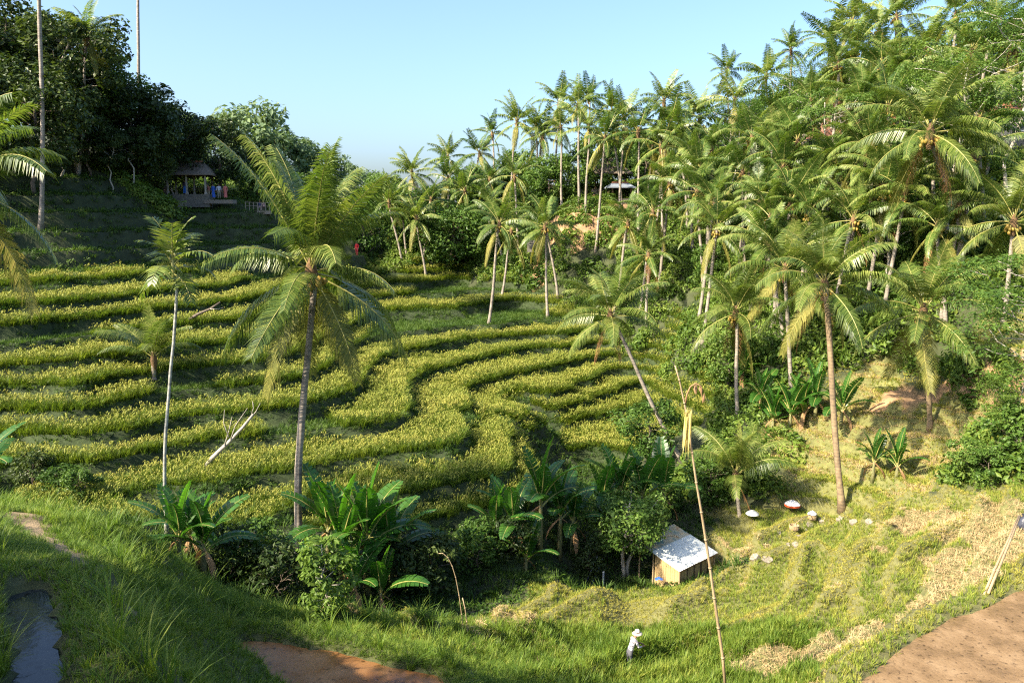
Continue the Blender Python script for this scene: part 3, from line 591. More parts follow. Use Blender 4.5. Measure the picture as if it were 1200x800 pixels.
def coconut(foot, crown, label, group=None, nf=24, scale=1.0, mat='trunk', seed=0, near=True, nuts=True, dead=2, r0=0.17, r1=0.12, bow=0.0, young=False, ks=None, az0=None, maxage=1.0, lean=(0, 0)):
    rnd = random.Random(seed); foot = Vector(foot); crown = Vector(crown)
    rt = empty('coconut_palm', foot, label, 'palm tree', group)
    put('trunk', trunk_mesh(foot, crown, r0, r1, M[mat], bow, seed=seed), rt)
    c = crown - foot
    hubm = put('fibre_sheath', FIB, rt, c, (0, 0, rnd.random() * 6), scale)
    a0 = rnd.random() * 6.28 if az0 is None else az0
    for i in range(nf):
        age = (i + 0.5) / nf * maxage; k = age_bin(age) if ks is None else ks[i % len(ks)]; q = rnd.randrange(2)
        me_ = FR[k, q] if near else FR['h', k, q]
        put('frond', me_, rt, c + Vector((0, 0, 0.25 * scale * (1 - age))), (rnd.uniform(-0.4, 0.4), rnd.uniform(-0.14, 0.14), a0 + i * GA + rnd.uniform(-0.25, 0.25)), scale * rnd.uniform(0.88, 1.08) * (0.8 + 0.2 * min(1, age * 5)) * (1 if ks is None or isinstance(k, str) else 0.92 if k <= 5 else 1.1))
    for i in range(dead):
        put('dead_frond', FR['dead', i % 2], rt, c - Vector((0, 0, 0.1)), (0, 0, rnd.random() * 6.28), scale * rnd.uniform(0.8, 1.0))
    if nuts: put('coconut_cluster', NUTS[seed % 2], rt, c - Vector((0, 0, 0.05)), (0, 0, rnd.random() * 6), scale)
    return rt
# joined crowns for palms far up the hill
CROWN = []
for s in range(6):
    rnd = random.Random(50 + s); m = MB(); nf = rnd.randint(14, 17); a0 = rnd.random() * 6
    for i in range(nf):
        age = (i + 0.5) / nf; k = age_bin(age); a = AGES[k]
        M4 = Matrix.Rotation(a0 + i * GA + rnd.uniform(-.3, .3), 4, 'Z') @ Matrix.Rotation(rnd.uniform(-.4, .4), 4, 'X') @ Matrix.Scale(rnd.uniform(0.85, 1.08), 4)
        frond_add(m, 4.3, R(a[0] + rnd.uniform(-6, 6)), R(a[1] + rnd.uniform(-10, 10)), 32, 0.13, 0.88, a[2], rnd, 8, M4, 0.05, mi=(2 if k == 7 else 0), seg2=True)
    CROWN.append(m.mesh('crown', [M['frond_far'], M['rachis'], M['frond_old']]))
def far_palm(foot, crown, label, group, seed, scale=1.0, mat='trunk'):
    rnd = random.Random(seed); foot = Vector(foot); crown = Vector(crown)
    rt = empty('coconut_palm', foot, label, 'palm tree', group)
    put('trunk', trunk_mesh(foot, crown, 0.16, 0.11, M[mat], 0, 8, 6, seed), rt)
    put('crown', CROWN[seed % 6], rt, crown - foot, (rnd.uniform(-.1, .1), rnd.uniform(-.1, .1), rnd.random() * 6.28), scale)
    put('fibre_sheath', FIB, rt, crown - foot, (0, 0, 0), scale)
    return rt

# ------------------------------------------------------------------ broadleaf trees and bananas
def limb(m, a, b_, r0, r1, rnd, n=5, wob=0.06, mi=0, sides=6):
    a = Vector(a); b_ = Vector(b_); Ln = (b_ - a).length; pts = []; rad = []
    for k in range(n + 1):
        s = k / n; pts.append(a.lerp(b_, s) + Vector((rnd.gauss(0, 1), rnd.gauss(0, 1), rnd.gauss(0, .6))) * wob * Ln * math.sin(math.pi * s)); rad.append(r0 + (r1 - r0) * s)
    m.tube(pts, rad, sides, mi); return pts
def leaf_at(m, c, d, rnd, size, aspect, up, mi=0):
    nrm = (d * 0.7 + Vector((rnd.gauss(0, .5), rnd.gauss(0, .5), up + rnd.gauss(0, .45)))).normalized()
    t = nrm.cross(Vector((rnd.gauss(0, 1), rnd.gauss(0, 1), rnd.gauss(0, 1)))).normalized(); s = nrm.cross(t)
    L_ = size * rnd.uniform(0.6, 1.4); w = L_ * aspect
    m.add([c - t * L_ * .5, c + s * w * .5 + nrm * .07 * L_, c + t * L_ * .5, c - s * w * .5 + nrm * .07 * L_], [(0, 1, 2, 3)], mi)
def tree_meshes(seed, H, rad, nclump, nleaf, size, leaf, bark, base=0.35, flat=0.75, clump=0.33, aspect=0.5, r0=0.16, up=0.6, layered=False, trunks=1, spread=1.0):
    """trunk mesh with limbs, crown mesh of leaf clumps at the limb ends; unit: metres, foot at the origin"""
    rnd = random.Random(seed); tm = MB(); cm = MB(); ends = []
    for q in range(trunks):
        off = Vector((rnd.uniform(-.3, .3), rnd.uniform(-.3, .3), 0)) * (trunks > 1)
        top = Vector((rnd.uniform(-.08, .08) * H, rnd.uniform(-.08, .08) * H, H * 0.88)) + off * 3
        tp = limb(tm, off + Vector((0, 0, -0.3)), top, r0, r0 * 0.3, rnd, 8, 0.03, sides=8)
        for i in range(nclump // trunks):
            s = base + (0.97 - base) * (i + rnd.random()) / (nclump // trunks); a = i * GA + rnd.uniform(-.5, .5)
            k = min(7, int(s * 8)); o = tp[k].lerp(tp[k + 1], s * 8 - k)
            prof = math.sin(math.pi * (0.12 + 0.80 * (s - base) / (1 - base))) if not layered else (0.6 + 0.4 * math.sin(math.pi * (s - base) / (1 - base)))
            rr = rad * prof * rnd.uniform(0.55, 1.05) * spread
            e = o + Vector((math.cos(a) * rr, math.sin(a) * rr, rr * rnd.uniform(0.15, 0.55)))
            limb(tm, o, e, r0 * 0.32 * (1.1 - s), 0.02, rnd, 4, 0.07, sides=5); ends.append((e, a))
    per = nleaf // len(ends)
    for e, a in ends:
        cr = rad * clump * rnd.uniform(0.7, 1.3)
        for _ in range(per):
            d = Vector((rnd.gauss(0, 1), rnd.gauss(0, 1), rnd.gauss(0, 1))).normalized(); r = cr * rnd.random() ** 0.45
            f = (0.22 if layered else flat); c = e + Vector((d.x * r * (1.35 if layered else 1), d.y * r * (1.35 if layered else 1), d.z * r * f))
            leaf_at(cm, c, d, rnd, size, aspect, up)
    return tm.mesh('trunk', M[bark], True), cm.mesh('crown', M[leaf])
TREES = {}
for s in range(3):
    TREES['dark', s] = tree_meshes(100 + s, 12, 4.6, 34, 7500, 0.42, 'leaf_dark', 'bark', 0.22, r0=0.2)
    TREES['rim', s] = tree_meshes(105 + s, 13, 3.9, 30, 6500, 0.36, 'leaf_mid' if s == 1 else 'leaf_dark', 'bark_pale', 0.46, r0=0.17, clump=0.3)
    TREES['mid', s] = tree_meshes(110 + s, 7, 3.2, 26, 4200, 0.34, 'leaf_mid', 'bark', 0.2)
    TREES['flat', s] = tree_meshes(120 + s, 11, 4.6, 30, 11000, 0.22, 'leaf_bright', 'bark_pale', 0.38, clump=0.36, layered=True, up=1.6, r0=0.15, aspect=0.42)
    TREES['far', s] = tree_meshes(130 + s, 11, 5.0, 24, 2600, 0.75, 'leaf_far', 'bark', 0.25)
    TREES['bush', s] = tree_meshes(140 + s, 2.6, 1.35, 26, 2600, 0.20, 'leaf_mid', 'bark', 0.08, r0=0.05)
TREES['pale', 0] = tree_meshes(151, 3.2, 1.05, 24, 2000, 0.20, 'leaf_pale', 'bark_pale', 0.12, r0=0.05)
TREES['hut', 0] = tree_meshes(152, 5.2, 2.5, 40, 6500, 0.24, 'leaf_mid', 'bark_pale', 0.42, r0=0.14, trunks=2)
TREES['darkbush', 0] = tree_meshes(153, 2.8, 1.5, 26, 2200, 0.22, 'leaf_dark', 'bark', 0.06, r0=0.05)
TREES['dense', 0] = tree_meshes(154, 9, 5.2, 60, 9000, 0.42, 'leaf_mid', 'bark', 0.08, r0=0.2)
TREES['dense', 1] = tree_meshes(155, 9, 5.2, 60, 9000, 0.42, 'leaf_dark', 'bark', 0.08, r0=0.2)
def tree(kind, var, foot, name, label, group=None, sc=1.0, rz=None, zs=1.0, cat='tree'):
    tm, cm = TREES[kind, var]; rt = empty(name, foot, label, cat, group); rz = random.random() * 6.28 if rz is None else rz
    put('trunk', tm, rt, rot=(0, 0, rz), scl=(sc, sc, sc * zs)); put('crown', cm, rt, rot=(0, 0, rz), scl=(sc, sc, sc * zs)); return rt

def banana_leaf(seed, L_, wid, e0, e1, split=0.25, dead=False):
    rnd = random.Random(seed); m = MB(); n = 14; pts, tg = frond_pts(L_, e0, e1, n, 1.2)
    m.tube(pts, [0.04 * (1 - k / (n + 1)) + 0.006 for k in range(n + 1)], 5, 1)
    for side in (-1, 1):
        prev = None
        for k in range(n):
            s0, s1 = k / n, (k + 1) / n
            if s0 < 0.1: continue
            def wd(s): return wid * 0.5 * max(0.02, math.sin(math.pi * min(1, (s - 0.08) / 0.94)) ** 0.55)
            dr = 0.25 + 0.35 * rnd.random() + (1.2 if dead else 0); gap = 0.012 + (0.05 if rnd.random() < split else 0)
            up0 = Vector((0, 1, 0)).cross(tg[k]); up0 = -up0 if up0.z < 0 else up0
            def edge(p, t, s): 
                d = (Vector((0, side, 0)) + t * 0.35 + up0 * 0.25 + Vector((0, 0, -dr * 0.3))).normalized(); return p + d * wd(s)
            a, b = pts[k], pts[k + 1]; ea, eb = edge(a + (b - a) * gap * 3, tg[k], s0 + gap), edge(b - (b - a) * gap * 3, tg[k + 1], s1 - gap)
            mid0 = a.lerp(ea, .5) + up0 * wd(s0) * .10; mid1 = b.lerp(eb, .5) + up0 * wd(s1) * .10
            m.add([a, b, mid1, eb, ea, mid0], [(0, 1, 2, 5), (5, 2, 3, 4)], 0)
    return m
BL = []
for i, (e0, e1) in enumerate([(86, 70), (80, 45), (70, 15), (58, -15), (45, -40), (76, 55)]):
    m = banana_leaf(i, 2.6, 0.88, R(e0), R(e1), 0.3); BL.append(m.mesh('leaf', [M['banana'], M['rachis']]))
m = banana_leaf(9, 1.7, 0.4, R(-30), R(-88), 0.7, True); BLD = m.mesh('dead_leaf', [M['banana_dead'], M['banana_dead']])
def banana(foot, H, label, group=None, n=8, sc=1.0, seed=0, dead=2, az=None):
    rnd = random.Random(seed); rt = empty('banana_plant', foot, label, 'banana plant', group)
    m = MB(); m.tube([(0, 0, -0.2), (0.02, 0, H * .35), (0.05, 0.02, H * .7), (0.06, 0.03, H)], [0.15 * sc, 0.13 * sc, 0.10 * sc, 0.05 * sc], 8)
    m.build('stem', M['banana_stem'], rt, True)
    for i in range(n):
        k = [0, 5, 1, 2, 5, 2, 3, 3, 4, 4][min(9, int(i * 10 / n))]
        put('leaf', BL[k], rt, (0.06, 0.03, H - 0.06 * i * sc), (rnd.uniform(-.2, .2), 0, (az or 0) + i * GA + rnd.uniform(-.3, .3)), sc * rnd.uniform(0.8, 1.1))
    for i in range(dead): put('dead_leaf', BLD, rt, (0.05, 0, H * .85), (0, 0, rnd.random() * 6.28), sc * rnd.uniform(.7, 1))
    return rt

# ------------------------------------------------------------------ ground cover
x, y = sample(-66, 40, 28, 112, 0.28, 1)
z, n_, fr, c = detail(x, y)
dens = fbm(x, y, 9, 61)
empty_strip = ((n_ == 7) & (x > -12)) | ((n_ == 5) & (x > -14) & (x < 4) & (y > 66)) | ((n_ == 5) & (x < -20) & (dens > 0.0)) | ((n_ == 8) & (x < -30) & (dens > -0.05)) | ((n_ == 3) & (x < -4) & (dens > -0.02)) | ((n_ >= 12))
ok = (c == RICE) & (fr > 0.02) & (fr < np.where((x > -16) & (y < 78), 0.86, 0.72) + 0.2 * fbm(x, y, 3, 67)) & ((n_ >= 0) | (x > 4) & (n_ >= -2)) & ~empty_strip & in_view(x, y, z)
rx, ry = x[ok], y[ok]; rz = ground(rx, ry); nr = len(rx)
protoR = [tuft(s, 26, 0.16, 0.45, 0.84, 0.030, 0.15, 0.75, ears=5, earh=1.02) for s in range(5)]
lod = np.clip(np.hypot(rx, ry) / 45, 0.95, 1.4)
hz = 0.85 + 0.5 * fbm(rx, ry, 4, 66) + 0.7 * fbm(rx, ry, 1.1, 68)
sc = rand_scl(nr, 2, 0.9, 1.25); sc[:, :2] *= lod[:, None]; sc[:, 2] *= hz
scatter('rice_crop', protoR, np.c_[rx, ry, rz - 0.02], rand_rot(nr, 3, 0.22), sc, [M['rice'], M['panicle']], 'ripening yellow green rice standing on the curved terraces', 'rice', 4)
# grass on risers, bunds and bare steps
ok = ((c == RICE) & ((fr >= np.where((x > -16) & (y < 78), 0.84, 0.68)) | (fr < 0.03) | empty_strip | (n_ < 0) & (x < 4) | (n_ < -2))) & in_view(x, y, z) & ((fr < 0.62) | (np.random.default_rng(17).random(len(x)) < 0.6))
gx, gy = x[ok], y[ok]; gz = ground(gx, gy); ng_ = len(gx)
protoG = [tuft(20 + s, 22, 0.2, 0.14, 0.34, 0.03, 0.3, 1.1) for s in range(4)]
scatter('bank_grass', protoG, np.c_[gx, gy, gz - 0.02], rand_rot(ng_, 5, 0.5), rand_scl(ng_, 6, 0.8, 1.4), [M['grass_dark']], 'short green grass on the risers and bunds between the rice steps', 'grass', 7)
# leafy weeds hanging on the risers
ok = (c == RICE) & (fr > 0.80) & in_view(x, y, z) & (fbm(x, y, 5, 88) > -0.06) & (np.random.default_rng(8).random(len(x)) < 0.30)
wx, wy = x[ok], y[ok]; wz = ground(wx, wy)
protoW = [leafball(30 + s, 46, 0.30, 0.13, 0.8) for s in range(3)]
scatter('riser_weeds', protoW, np.c_[wx, wy, wz + 0.08], rand_rot(len(wx), 9, 0.6), rand_scl(len(wx), 10, 0.6, 1.25), [M['grass_dark']], 'low leafy weeds hanging on the terrace risers', 'weeds', 11)
# lower harvested field: short regrowth and stubble
x, y = sample(-12, 46, 17, 62, 0.235, 21, 0.5); z, n_, fr, c = detail(x, y)
pm = np.minimum(poly_sd(x, y, MUD), poly_sd(x, y, BROWN)) < 0.05
strawy = fbm(x, y, 6, 91) + 0.6 * fbm(x, y, 1.6, 92)
inb = in_view(x, y, z) & ~pm
okf = ((c == FIELD) | (c == DRY) | (c == JUNGLE) & (y < 47) & (y > 30)) & inb
mdist = poly_sd(x, y, MUD); drys = ((c == DRY) & (strawy > -0.13) | (strawy > 0.27)) & (mdist > 1.1 + 0.8 * strawy)
bdx = bund_d(x, y); ok = okf & ~drys & (bdx > 0.25) & ~((c == FIELD) & (fr > 0.74)); gx, gy = x[ok], y[ok]
protoF = [tuft(40 + s, 20, 0.085, 0.12, 0.34, 0.02, 0.15, 0.75) for s in range(4)]
scatter('field_grass', protoF, np.c_[gx, gy, ground(gx, gy) - 0.02], rand_rot(len(gx), 22, 0.3), rand_scl(len(gx), 23, 0.7, 1.25), [M['field']], 'short green regrowth covering the low harvested terraces', 'grass', 24)
bxs, bys = sample(-14, 40, 20, 52, 0.13, 25); bzs, _, bfr, bcl = detail(bxs, bys)
bdx = bund_d(bxs + 0.35 * fbm(bxs, bys, 1.8, 6), bys + 0.35 * fbm(bxs, bys, 1.8, 7)); ok = ((bdx < 0.36) | (bcl == FIELD) & ((bfr > 0.76) | (bfr < 0.06))) & in_view(bxs, bys, bzs) & ((bcl == FIELD) | (bcl == DRY) | (bcl == BANK)) & (np.minimum(poly_sd(bxs, bys, MUD), poly_sd(bxs, bys, BROWN)) > 0.05); gx, gy = bxs[ok], bys[ok]
protoY = [tuft(45 + s, 14, 0.10, 0.04, 0.12, 0.02, 0.3, 1.0) for s in range(3)]
scatter('bund_grass', protoY, np.c_[gx, gy, ground(gx, gy) - 0.01], rand_rot(len(gx), 26, 0.4), rand_scl(len(gx), 27, 0.8, 1.4), [M['bund']], 'yellowing cropped grass along the low winding bunds', 'grass', 28)
ok = okf & drys; gx, gy = x[ok], y[ok]
protoS = []
for s in range(4):
    m = tuft(60 + s, 10, 0.10, 0.08, 0.2, 0.02, 0.1, 0.8); rnd = random.Random(s)
    for _ in range(7):
        a = rnd.random() * 6.28; L_ = rnd.uniform(.15, .34); cx, cy, cz = rnd.uniform(-.12, .12), rnd.uniform(-.12, .12), rnd.uniform(.03, .12); dx, dy = math.cos(a) * L_ / 2, math.sin(a) * L_ / 2
        m.add([(cx - dx - dy * .05, cy - dy + dx * .05, cz), (cx - dx + dy * .05, cy - dy - dx * .05, cz), (cx + dx, cy + dy, cz + rnd.uniform(-.04, .05))], [(0, 1, 2)])
    protoS.append(m)
scatter('rice_straw', protoS, np.c_[gx, gy, ground(gx, gy) - 0.01], rand_rot(len(gx), 29, 0.3), rand_scl(len(gx), 30, 0.8, 1.5), [M['straw']], 'pale tan rice straw and stubble left on the cut plots', 'straw', 31)
# dry yellow slope up on the east side
x, y = sample(12, 40, 44, 66, 0.28, 33); z, n_, fr, c = detail(x, y); u_, v_ = uv_of(x, y, z); ok = ((c == DRY) | (c == JUNGLE) & (u_ > 925) & (u_ < 1115) & (v_ > 430) & (v_ < 592)) & in_view(x, y, z); gx, gy = x[ok], y[ok]
scatter('dry_slope_grass', protoY, np.c_[gx, gy, ground(gx, gy)], rand_rot(len(gx), 34, 0.4), rand_scl(len(gx), 35, 1.4, 2.6), [M['bund']], 'dry yellow grass on the small cleared slope beneath palms', 'grass', 36)
# spur beside the camera
x, y = sample(-24, 2, 6.5, 33, 0.13, 37); z, n_, fr, c = detail(x, y)
pdist = np.full(x.shape, 9.0)
for i in range(len(PATH) - 1):
    (ax, ay, _), (bx, by, _) = PATH[i], PATH[i + 1]; dx, dy = bx - ax, by - ay
    t = np.clip(((x - ax) * dx + (y - ay) * dy) / (dx * dx + dy * dy), 0, 1); pdist = np.minimum(pdist, np.hypot(x - ax - t * dx, y - ay - t * dy))
pm = np.minimum(poly_sd(x, y, POOL), poly_sd(x, y, BROWN)) < 0.06
rr = np.random.default_rng(5).random(len(x))
okb = (pdist > 0.0) & ((c == BANK) | (c == FIELD) & (x < -2)) & in_view(x, y, z) & ~pm & (pdist > 0.75 * rr ** 0.6)
protoN = [tuft(70 + s, 26, 0.11, 0.10, 0.34, 0.014, 0.2, 1.1, segs=3) for s in range(5)]
gx, gy = x[okb], y[okb]
scatter('spur_grass', protoN, np.c_[gx, gy, ground(gx, gy) - 0.01], rand_rot(len(gx), 38, 0.35), rand_scl(len(gx), 39, 0.45, 0.95), [M['grass']], 'rough green grass over the spur and shelf near the paddies', 'grass', 40)
ok = okb & (pdist > 1.1) & (rr < 0.012 + 0.05 * (fbm(x, y, 3, 71) > 0.08)) & ((x < -4.5) | (y > 20)) ; gx, gy = x[ok], y[ok]
protoT = [tuft(80 + s, 24, 0.10, 0.45, 0.95, 0.020, 0.25, 0.95, segs=4) for s in range(4)]
scatter('tall_grass', protoT, np.c_[gx, gy, ground(gx, gy) - 0.01], rand_rot(len(gx), 41, 0.2), rand_scl(len(gx), 42, 0.6, 1.15), [M['grass']], 'long arching grass blades along the edge of the spur', 'grass', 43)
# dark bank and gully cover
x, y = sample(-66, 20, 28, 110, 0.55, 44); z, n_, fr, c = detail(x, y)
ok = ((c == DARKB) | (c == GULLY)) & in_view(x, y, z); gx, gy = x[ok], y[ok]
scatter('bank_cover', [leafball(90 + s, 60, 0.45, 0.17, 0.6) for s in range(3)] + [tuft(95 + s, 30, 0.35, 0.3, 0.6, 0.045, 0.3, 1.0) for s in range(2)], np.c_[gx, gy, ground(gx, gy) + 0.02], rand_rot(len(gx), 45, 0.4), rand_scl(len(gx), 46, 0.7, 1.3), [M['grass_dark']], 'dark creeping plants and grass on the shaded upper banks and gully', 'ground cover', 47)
# undergrowth of the wooded hillsides
x, y = sample(-66, 100, 36, 175, 1.05, 48); z, n_, fr, c = detail(x, y)
rr = np.random.default_rng(6).random(len(x))
ok = ((c == JUNGLE) | (c == DIRT) & (fbm(x, y, 5, 99) > 0.02) | (c == DRY) & (y > 47) & (fbm(x, y, 4, 98) > 0.2)) & in_view(x, y, z, 60, 60) & ((y < 142) | (rr < 0.5)); u_, v_ = uv_of(x, y, z); ok &= ~((u_ > 850) & (u_ < 1010) & (v_ > 588)) & ~((u_ > 935) & (u_ < 1110) & (v_ > 440)) & ~((u_ > 735) & (u_ < 830) & (v_ > 465) & (v_ < 565) & (fbm(x, y, 3, 97) < 0.15)); gx, gy = x[ok], y[ok]
protoU = [leafball(101 + s, 260, 0.95, 0.26, 0.85) for s in range(4)] + [leafball(106, 150, 0.85, 0.42, 0.7, aspect=0.4)]
sc = rand_scl(len(gx), 50, 0.65, 1.35); big = 1 + 0.9 * np.clip(fbm(gx, gy, 9, 73), 0, 1) * 2; sc *= big[:, None]
scatter('undergrowth', protoU, np.c_[gx, gy, ground(gx, gy) + 0.25], rand_rot(len(gx), 49, 0.5), sc, [M['under']], 'dense leafy undergrowth between the trees on the wooded hillsides', 'undergrowth', 51)

# taller green rice shoots on the low wet plots where the farmer stands
x, y = sample(-8, 16, 24, 37, 0.22, 81); z, n_, fr, c = detail(x, y); u_, v_ = uv_of(x, y, z)
ok = (c == FIELD) & (v_ > 735 + 18 * fbm(x, y, 4, 83)) & (u_ > 520) & (u_ < 960) & (poly_sd(x, y, MUD) > 2.5) & (strawy[0] < 9); gx, gy = x[ok], y[ok]
PF = hit(737, 787, 15)
protoV = [tuft(160 + s_, 22, 0.12, 0.28, 0.52, 0.024, 0.15, 0.7) for s_ in range(3)]
scatter('green_shoots', protoV, np.c_[gx, gy, ground(gx, gy) - 0.02], rand_rot(len(gx), 84, 0.25), rand_scl(len(gx), 85, 0.8, 1.3) * (1 + 0.7 * np.exp(-((gx - PF.x) ** 2 + (gy - PF.y) ** 2) / 3.0))[:, None], [M['grass']], 'taller deep green rice shoots on the low plots around the farmer', 'rice', 86)

# ------------------------------------------------------------------ the palms one can single out
f = hit(352, 655); f = Vector(P(352, 652, 36.3)); f.z = under(f.x, f.y)
coconut(f, P(365, 322, 36.3), 'large coconut palm with a wide drooping crown rising alone before the rice terraces', nf=29, scale=1.32, ks=['u0', 'u1', 'u1', 'u2', 'u2', 'u1', 'u2', 'u3', 'u3', 'u2', 'u3', 3, 3, 2, 4, 4, 5, 4, 5, 5, 6, 6, 6, 7, 7, 7, 6, 7, 5], seed=11, dead=0, r0=0.19, r1=0.14, az0=0.6, bow=0.3)
f = hit(802, 540); coconut(f, P(715, 372, f.y), 'steeply leaning coconut palm beside the hollow with two reddish dead fronds', nf=19, scale=1.06, seed=12, dead=2, r0=0.16, r1=0.11, maxage=0.86)
f = hit(988, 597); coconut(f, P(966, 336, f.y + 1), 'tall coconut palm with an ochre stained trunk rising behind the stepping stones', nf=20, scale=1.12, seed=13, mat='trunk_ochre', r0=0.2, r1=0.15)
f = hit(1090, 505); coconut(f, P(1082, 368, f.y - .5), 'coconut palm with a broad crown on the dry yellow slope', nf=19, scale=1.25, seed=14, mat='trunk_ochre', r0=0.17, dead=0)
f = hit(1126, 342); coconut(f, P(1090, 158, f.y - 2), 'very tall coconut palm with a long pale curving trunk below the pink houses', nf=20, scale=1.35, seed=15, r0=0.17, bow=0.5, dead=3)
f = hit(868, 604); coconut(f, P(862, 560, f.y), 'young coconut palm with upright fronds and a short trunk by the parasols', nf=13, scale=0.98, seed=16, maxage=0.62, dead=1, nuts=False, r0=0.13, r1=0.11)
c = crown_pos(862, 368, 8.5, 50, 80); coconut((c.x + .6, c.y, under(c.x + .6, c.y)), c, 'coconut palm with long drooping fronds standing uphill of the young palm', nf=18, scale=1.1, seed=17, dead=2)
c = crown_pos(920, 318, 10, 50, 85); coconut((c.x + 1, c.y, under(c.x + 1, c.y)), c, 'coconut palm crowded between two others behind the ochre trunked palm', nf=19, scale=1.15, seed=18, dead=1)
c = crown_pos(1188, 262, 7, 40, 75); coconut((c.x, c.y, under(c.x, c.y)), c, 'coconut palm with yellow green fronds beside the feathery tree on the east slope', nf=20, scale=1.1, seed=19, dead=0)
c = Vector(P(-42, 225, 33)); coconut((c.x - .5, c.y, under(c.x - .5, c.y)), c, 'coconut palm whose fronds hang over the west terraces at the rim', nf=19, scale=1.25, seed=20, dead=0)
f = hit(180, 442); coconut(f, f + Vector((0.1, 0, 1.0)), 'short young coconut palm with arching fronds on the rice steps beside the slim areca palm', nf=11, scale=0.92, seed=21, maxage=0.62, dead=2, nuts=False, r0=0.16, r1=0.14)
c = Vector(P(103, 46, 83)); coconut((c.x - 2.2, c.y, under(c.x - 2.2, c.y)), c, 'coconut palm poking out of the dark trees on the west rim', nf=17, scale=1.0, seed=22, dead=1, near=False)
f = Vector(P(38, 174, 73)); f.z = under(f.x, f.y); coconut(f, P(48, -75, 73), 'coconut palm with a very tall straight grey trunk among the dark rim trees', nf=20, scale=1.1, seed=23, near=False, r0=0.2, r1=0.15)
c = Vector(P(157, -70, 98)); coconut((c.x - .8, c.y, under(c.x - .8, c.y)), c, 'coconut palm with a thin bare trunk standing above the rim trees against the sky', nf=20, scale=1.1, seed=24, near=False, r0=0.2, r1=0.14)
# slim areca palm
f = Vector(P(195, 612, 33.5)); f.z = under(f.x, f.y)
ar = empty('areca_palm', f, 'slim areca palm with a thin pale trunk and small stiff crown beside the banana plants', 'palm tree')
tp = Vector(P(204, 330, 33.5)) - f
put('trunk', trunk_mesh(f, Vector(f) + tp, 0.085, 0.06, M['trunk_pale'], 0.2, 18, 8, 5), ar)
m = MB(); m.tube([tp, tp + Vector((0, 0, 0.45)), tp + Vector((0, 0, 0.9))], [0.075, 0.09, 0.05], 8); m.build('crown_shaft', M['rachis'], ar, True)
rnd = random.Random(4); AF = []
for (e0, e1, d_) in [(80, 40, .3), (68, 0, .5), (50, -35, .7), (25, -70, .9), (-10, -80, 1.0)]:
    m = MB(); frond_add(m, 1.5, R(e0), R(e1), 13, 0.10, 0.70, d_ * .6, rnd, 9, rr=0.025); AF.append(m.mesh('frond', [M['frond'], M['rachis']]))
for i in range(11): put('frond', AF[min(4, i * 5 // 11)], ar, tp + Vector((0, 0, 0.92 - 0.06 * i)), (0, 0, 0.4 + i * GA), rnd.uniform(1.15, 1.4))

# ------------------------------------------------------------------ palms of the wooded hillside
HILL = [(483, 204, 9), (525, 210, 10), (456, 238, 8), (562, 180, 10), (603, 207, 12), (577, 158, 11), (606, 144, 13), (628, 150, 12), (677, 124, 13), (709, 163, 13), (748, 155, 13), (667, 198, 11), (731, 140, 12), (778, 120, 13), (599, 272, 8),
        (636, 162, 10), (765, 250, 10), (775, 172, 11), (798, 162, 11), (488, 258, 7), (471, 250, 6), (657, 150, 11), (717, 132, 12), (785, 148, 12), (852, 84, 12), (927, 60, 12), (974, 52, 12), (999, 28, 13), (1050, 22, 12), (881, 164, 12), (861, 120, 12),
        (898, 90, 11), (1003, 60, 12), (1030, 38, 12), (935, 168, 11), (834, 178, 11), (817, 226, 11), (1033, 82, 11), (1055, 90, 11), (1138, 64, 12), (891, 236, 10), (948, 250, 9), (918, 200, 10), (1009, 120, 11), (982, 78, 12), (1188, 60, 12), (1120, 20, 12), (1165, 30, 12),
        (840, 270, 9), (760, 300, 8), (1040, 130, 11), (1060, 230, 9), (545, 225, 9), (505, 235, 8), (950, 120, 12), (1085, 60, 12), (810, 190, 10), (870, 205, 10), (690, 150, 11), (655, 122, 11), (690, 116, 12), (820, 140, 10), (905, 130, 11), (1015, 180, 9), (575, 240, 8), (525, 185, 9), (785, 215, 10), (1000, 260, 8), (900, 290, 9)]
_r = random.Random(41)
for _ in range(34):
    u = _r.uniform(560, 1195); HILL.append((u, _r.uniform(max(30, 205 - (u - 560) * .24), 275), _r.uniform(7.5, 11)))
HILL = [q for q in HILL if not (640 < q[0] < 745 and 170 < q[1] < 262)]
GRP = 'coconut palms crowding the wooded hillside'
LMK = [(n_, hit(u, v, 55)) for n_, u, v in [('tall thatched pavilion', 712, 226), ('low thatched shelter', 688, 227), ('blue grey roofed shelter', 651, 233), ('terracotta walled house', 765, 214), ('pink house', 985, 164), ('long cream house', 1045, 182), ('red walled house', 903, 126), ('shaded pinkish house', 1170, 168), ('bare earth slope', 690, 262), ('dense tree at the rice bowl', 525, 318), ('thin trunked feathery tree', 966, 262), ('white trunked feathery tree', 1174, 232), ('very tall palm', 1126, 342), ('leaning palm by the hollow', 802, 540), ('ridge top tiled house', 802, 148), ('retaining wall', 636, 287), ('dry yellow slope', 1085, 490), ('top rice steps', 600, 350), ('stone roadside bend', 430, 285)]]
def where(x_, y_, reach=16):
    n_, q = min(LMK, key=lambda w: (w[1].x - x_) ** 2 + (w[1].y - y_) ** 2); d_ = math.hypot(q.x - x_, q.y - y_)
    if d_ > reach: return None
    dz = under(x_, y_) - q.z
    return ('close beside' if d_ < 5 else 'uphill of' if dz > 1.5 else 'downhill of' if dz < -1.5 else 'level with') + ' the ' + n_
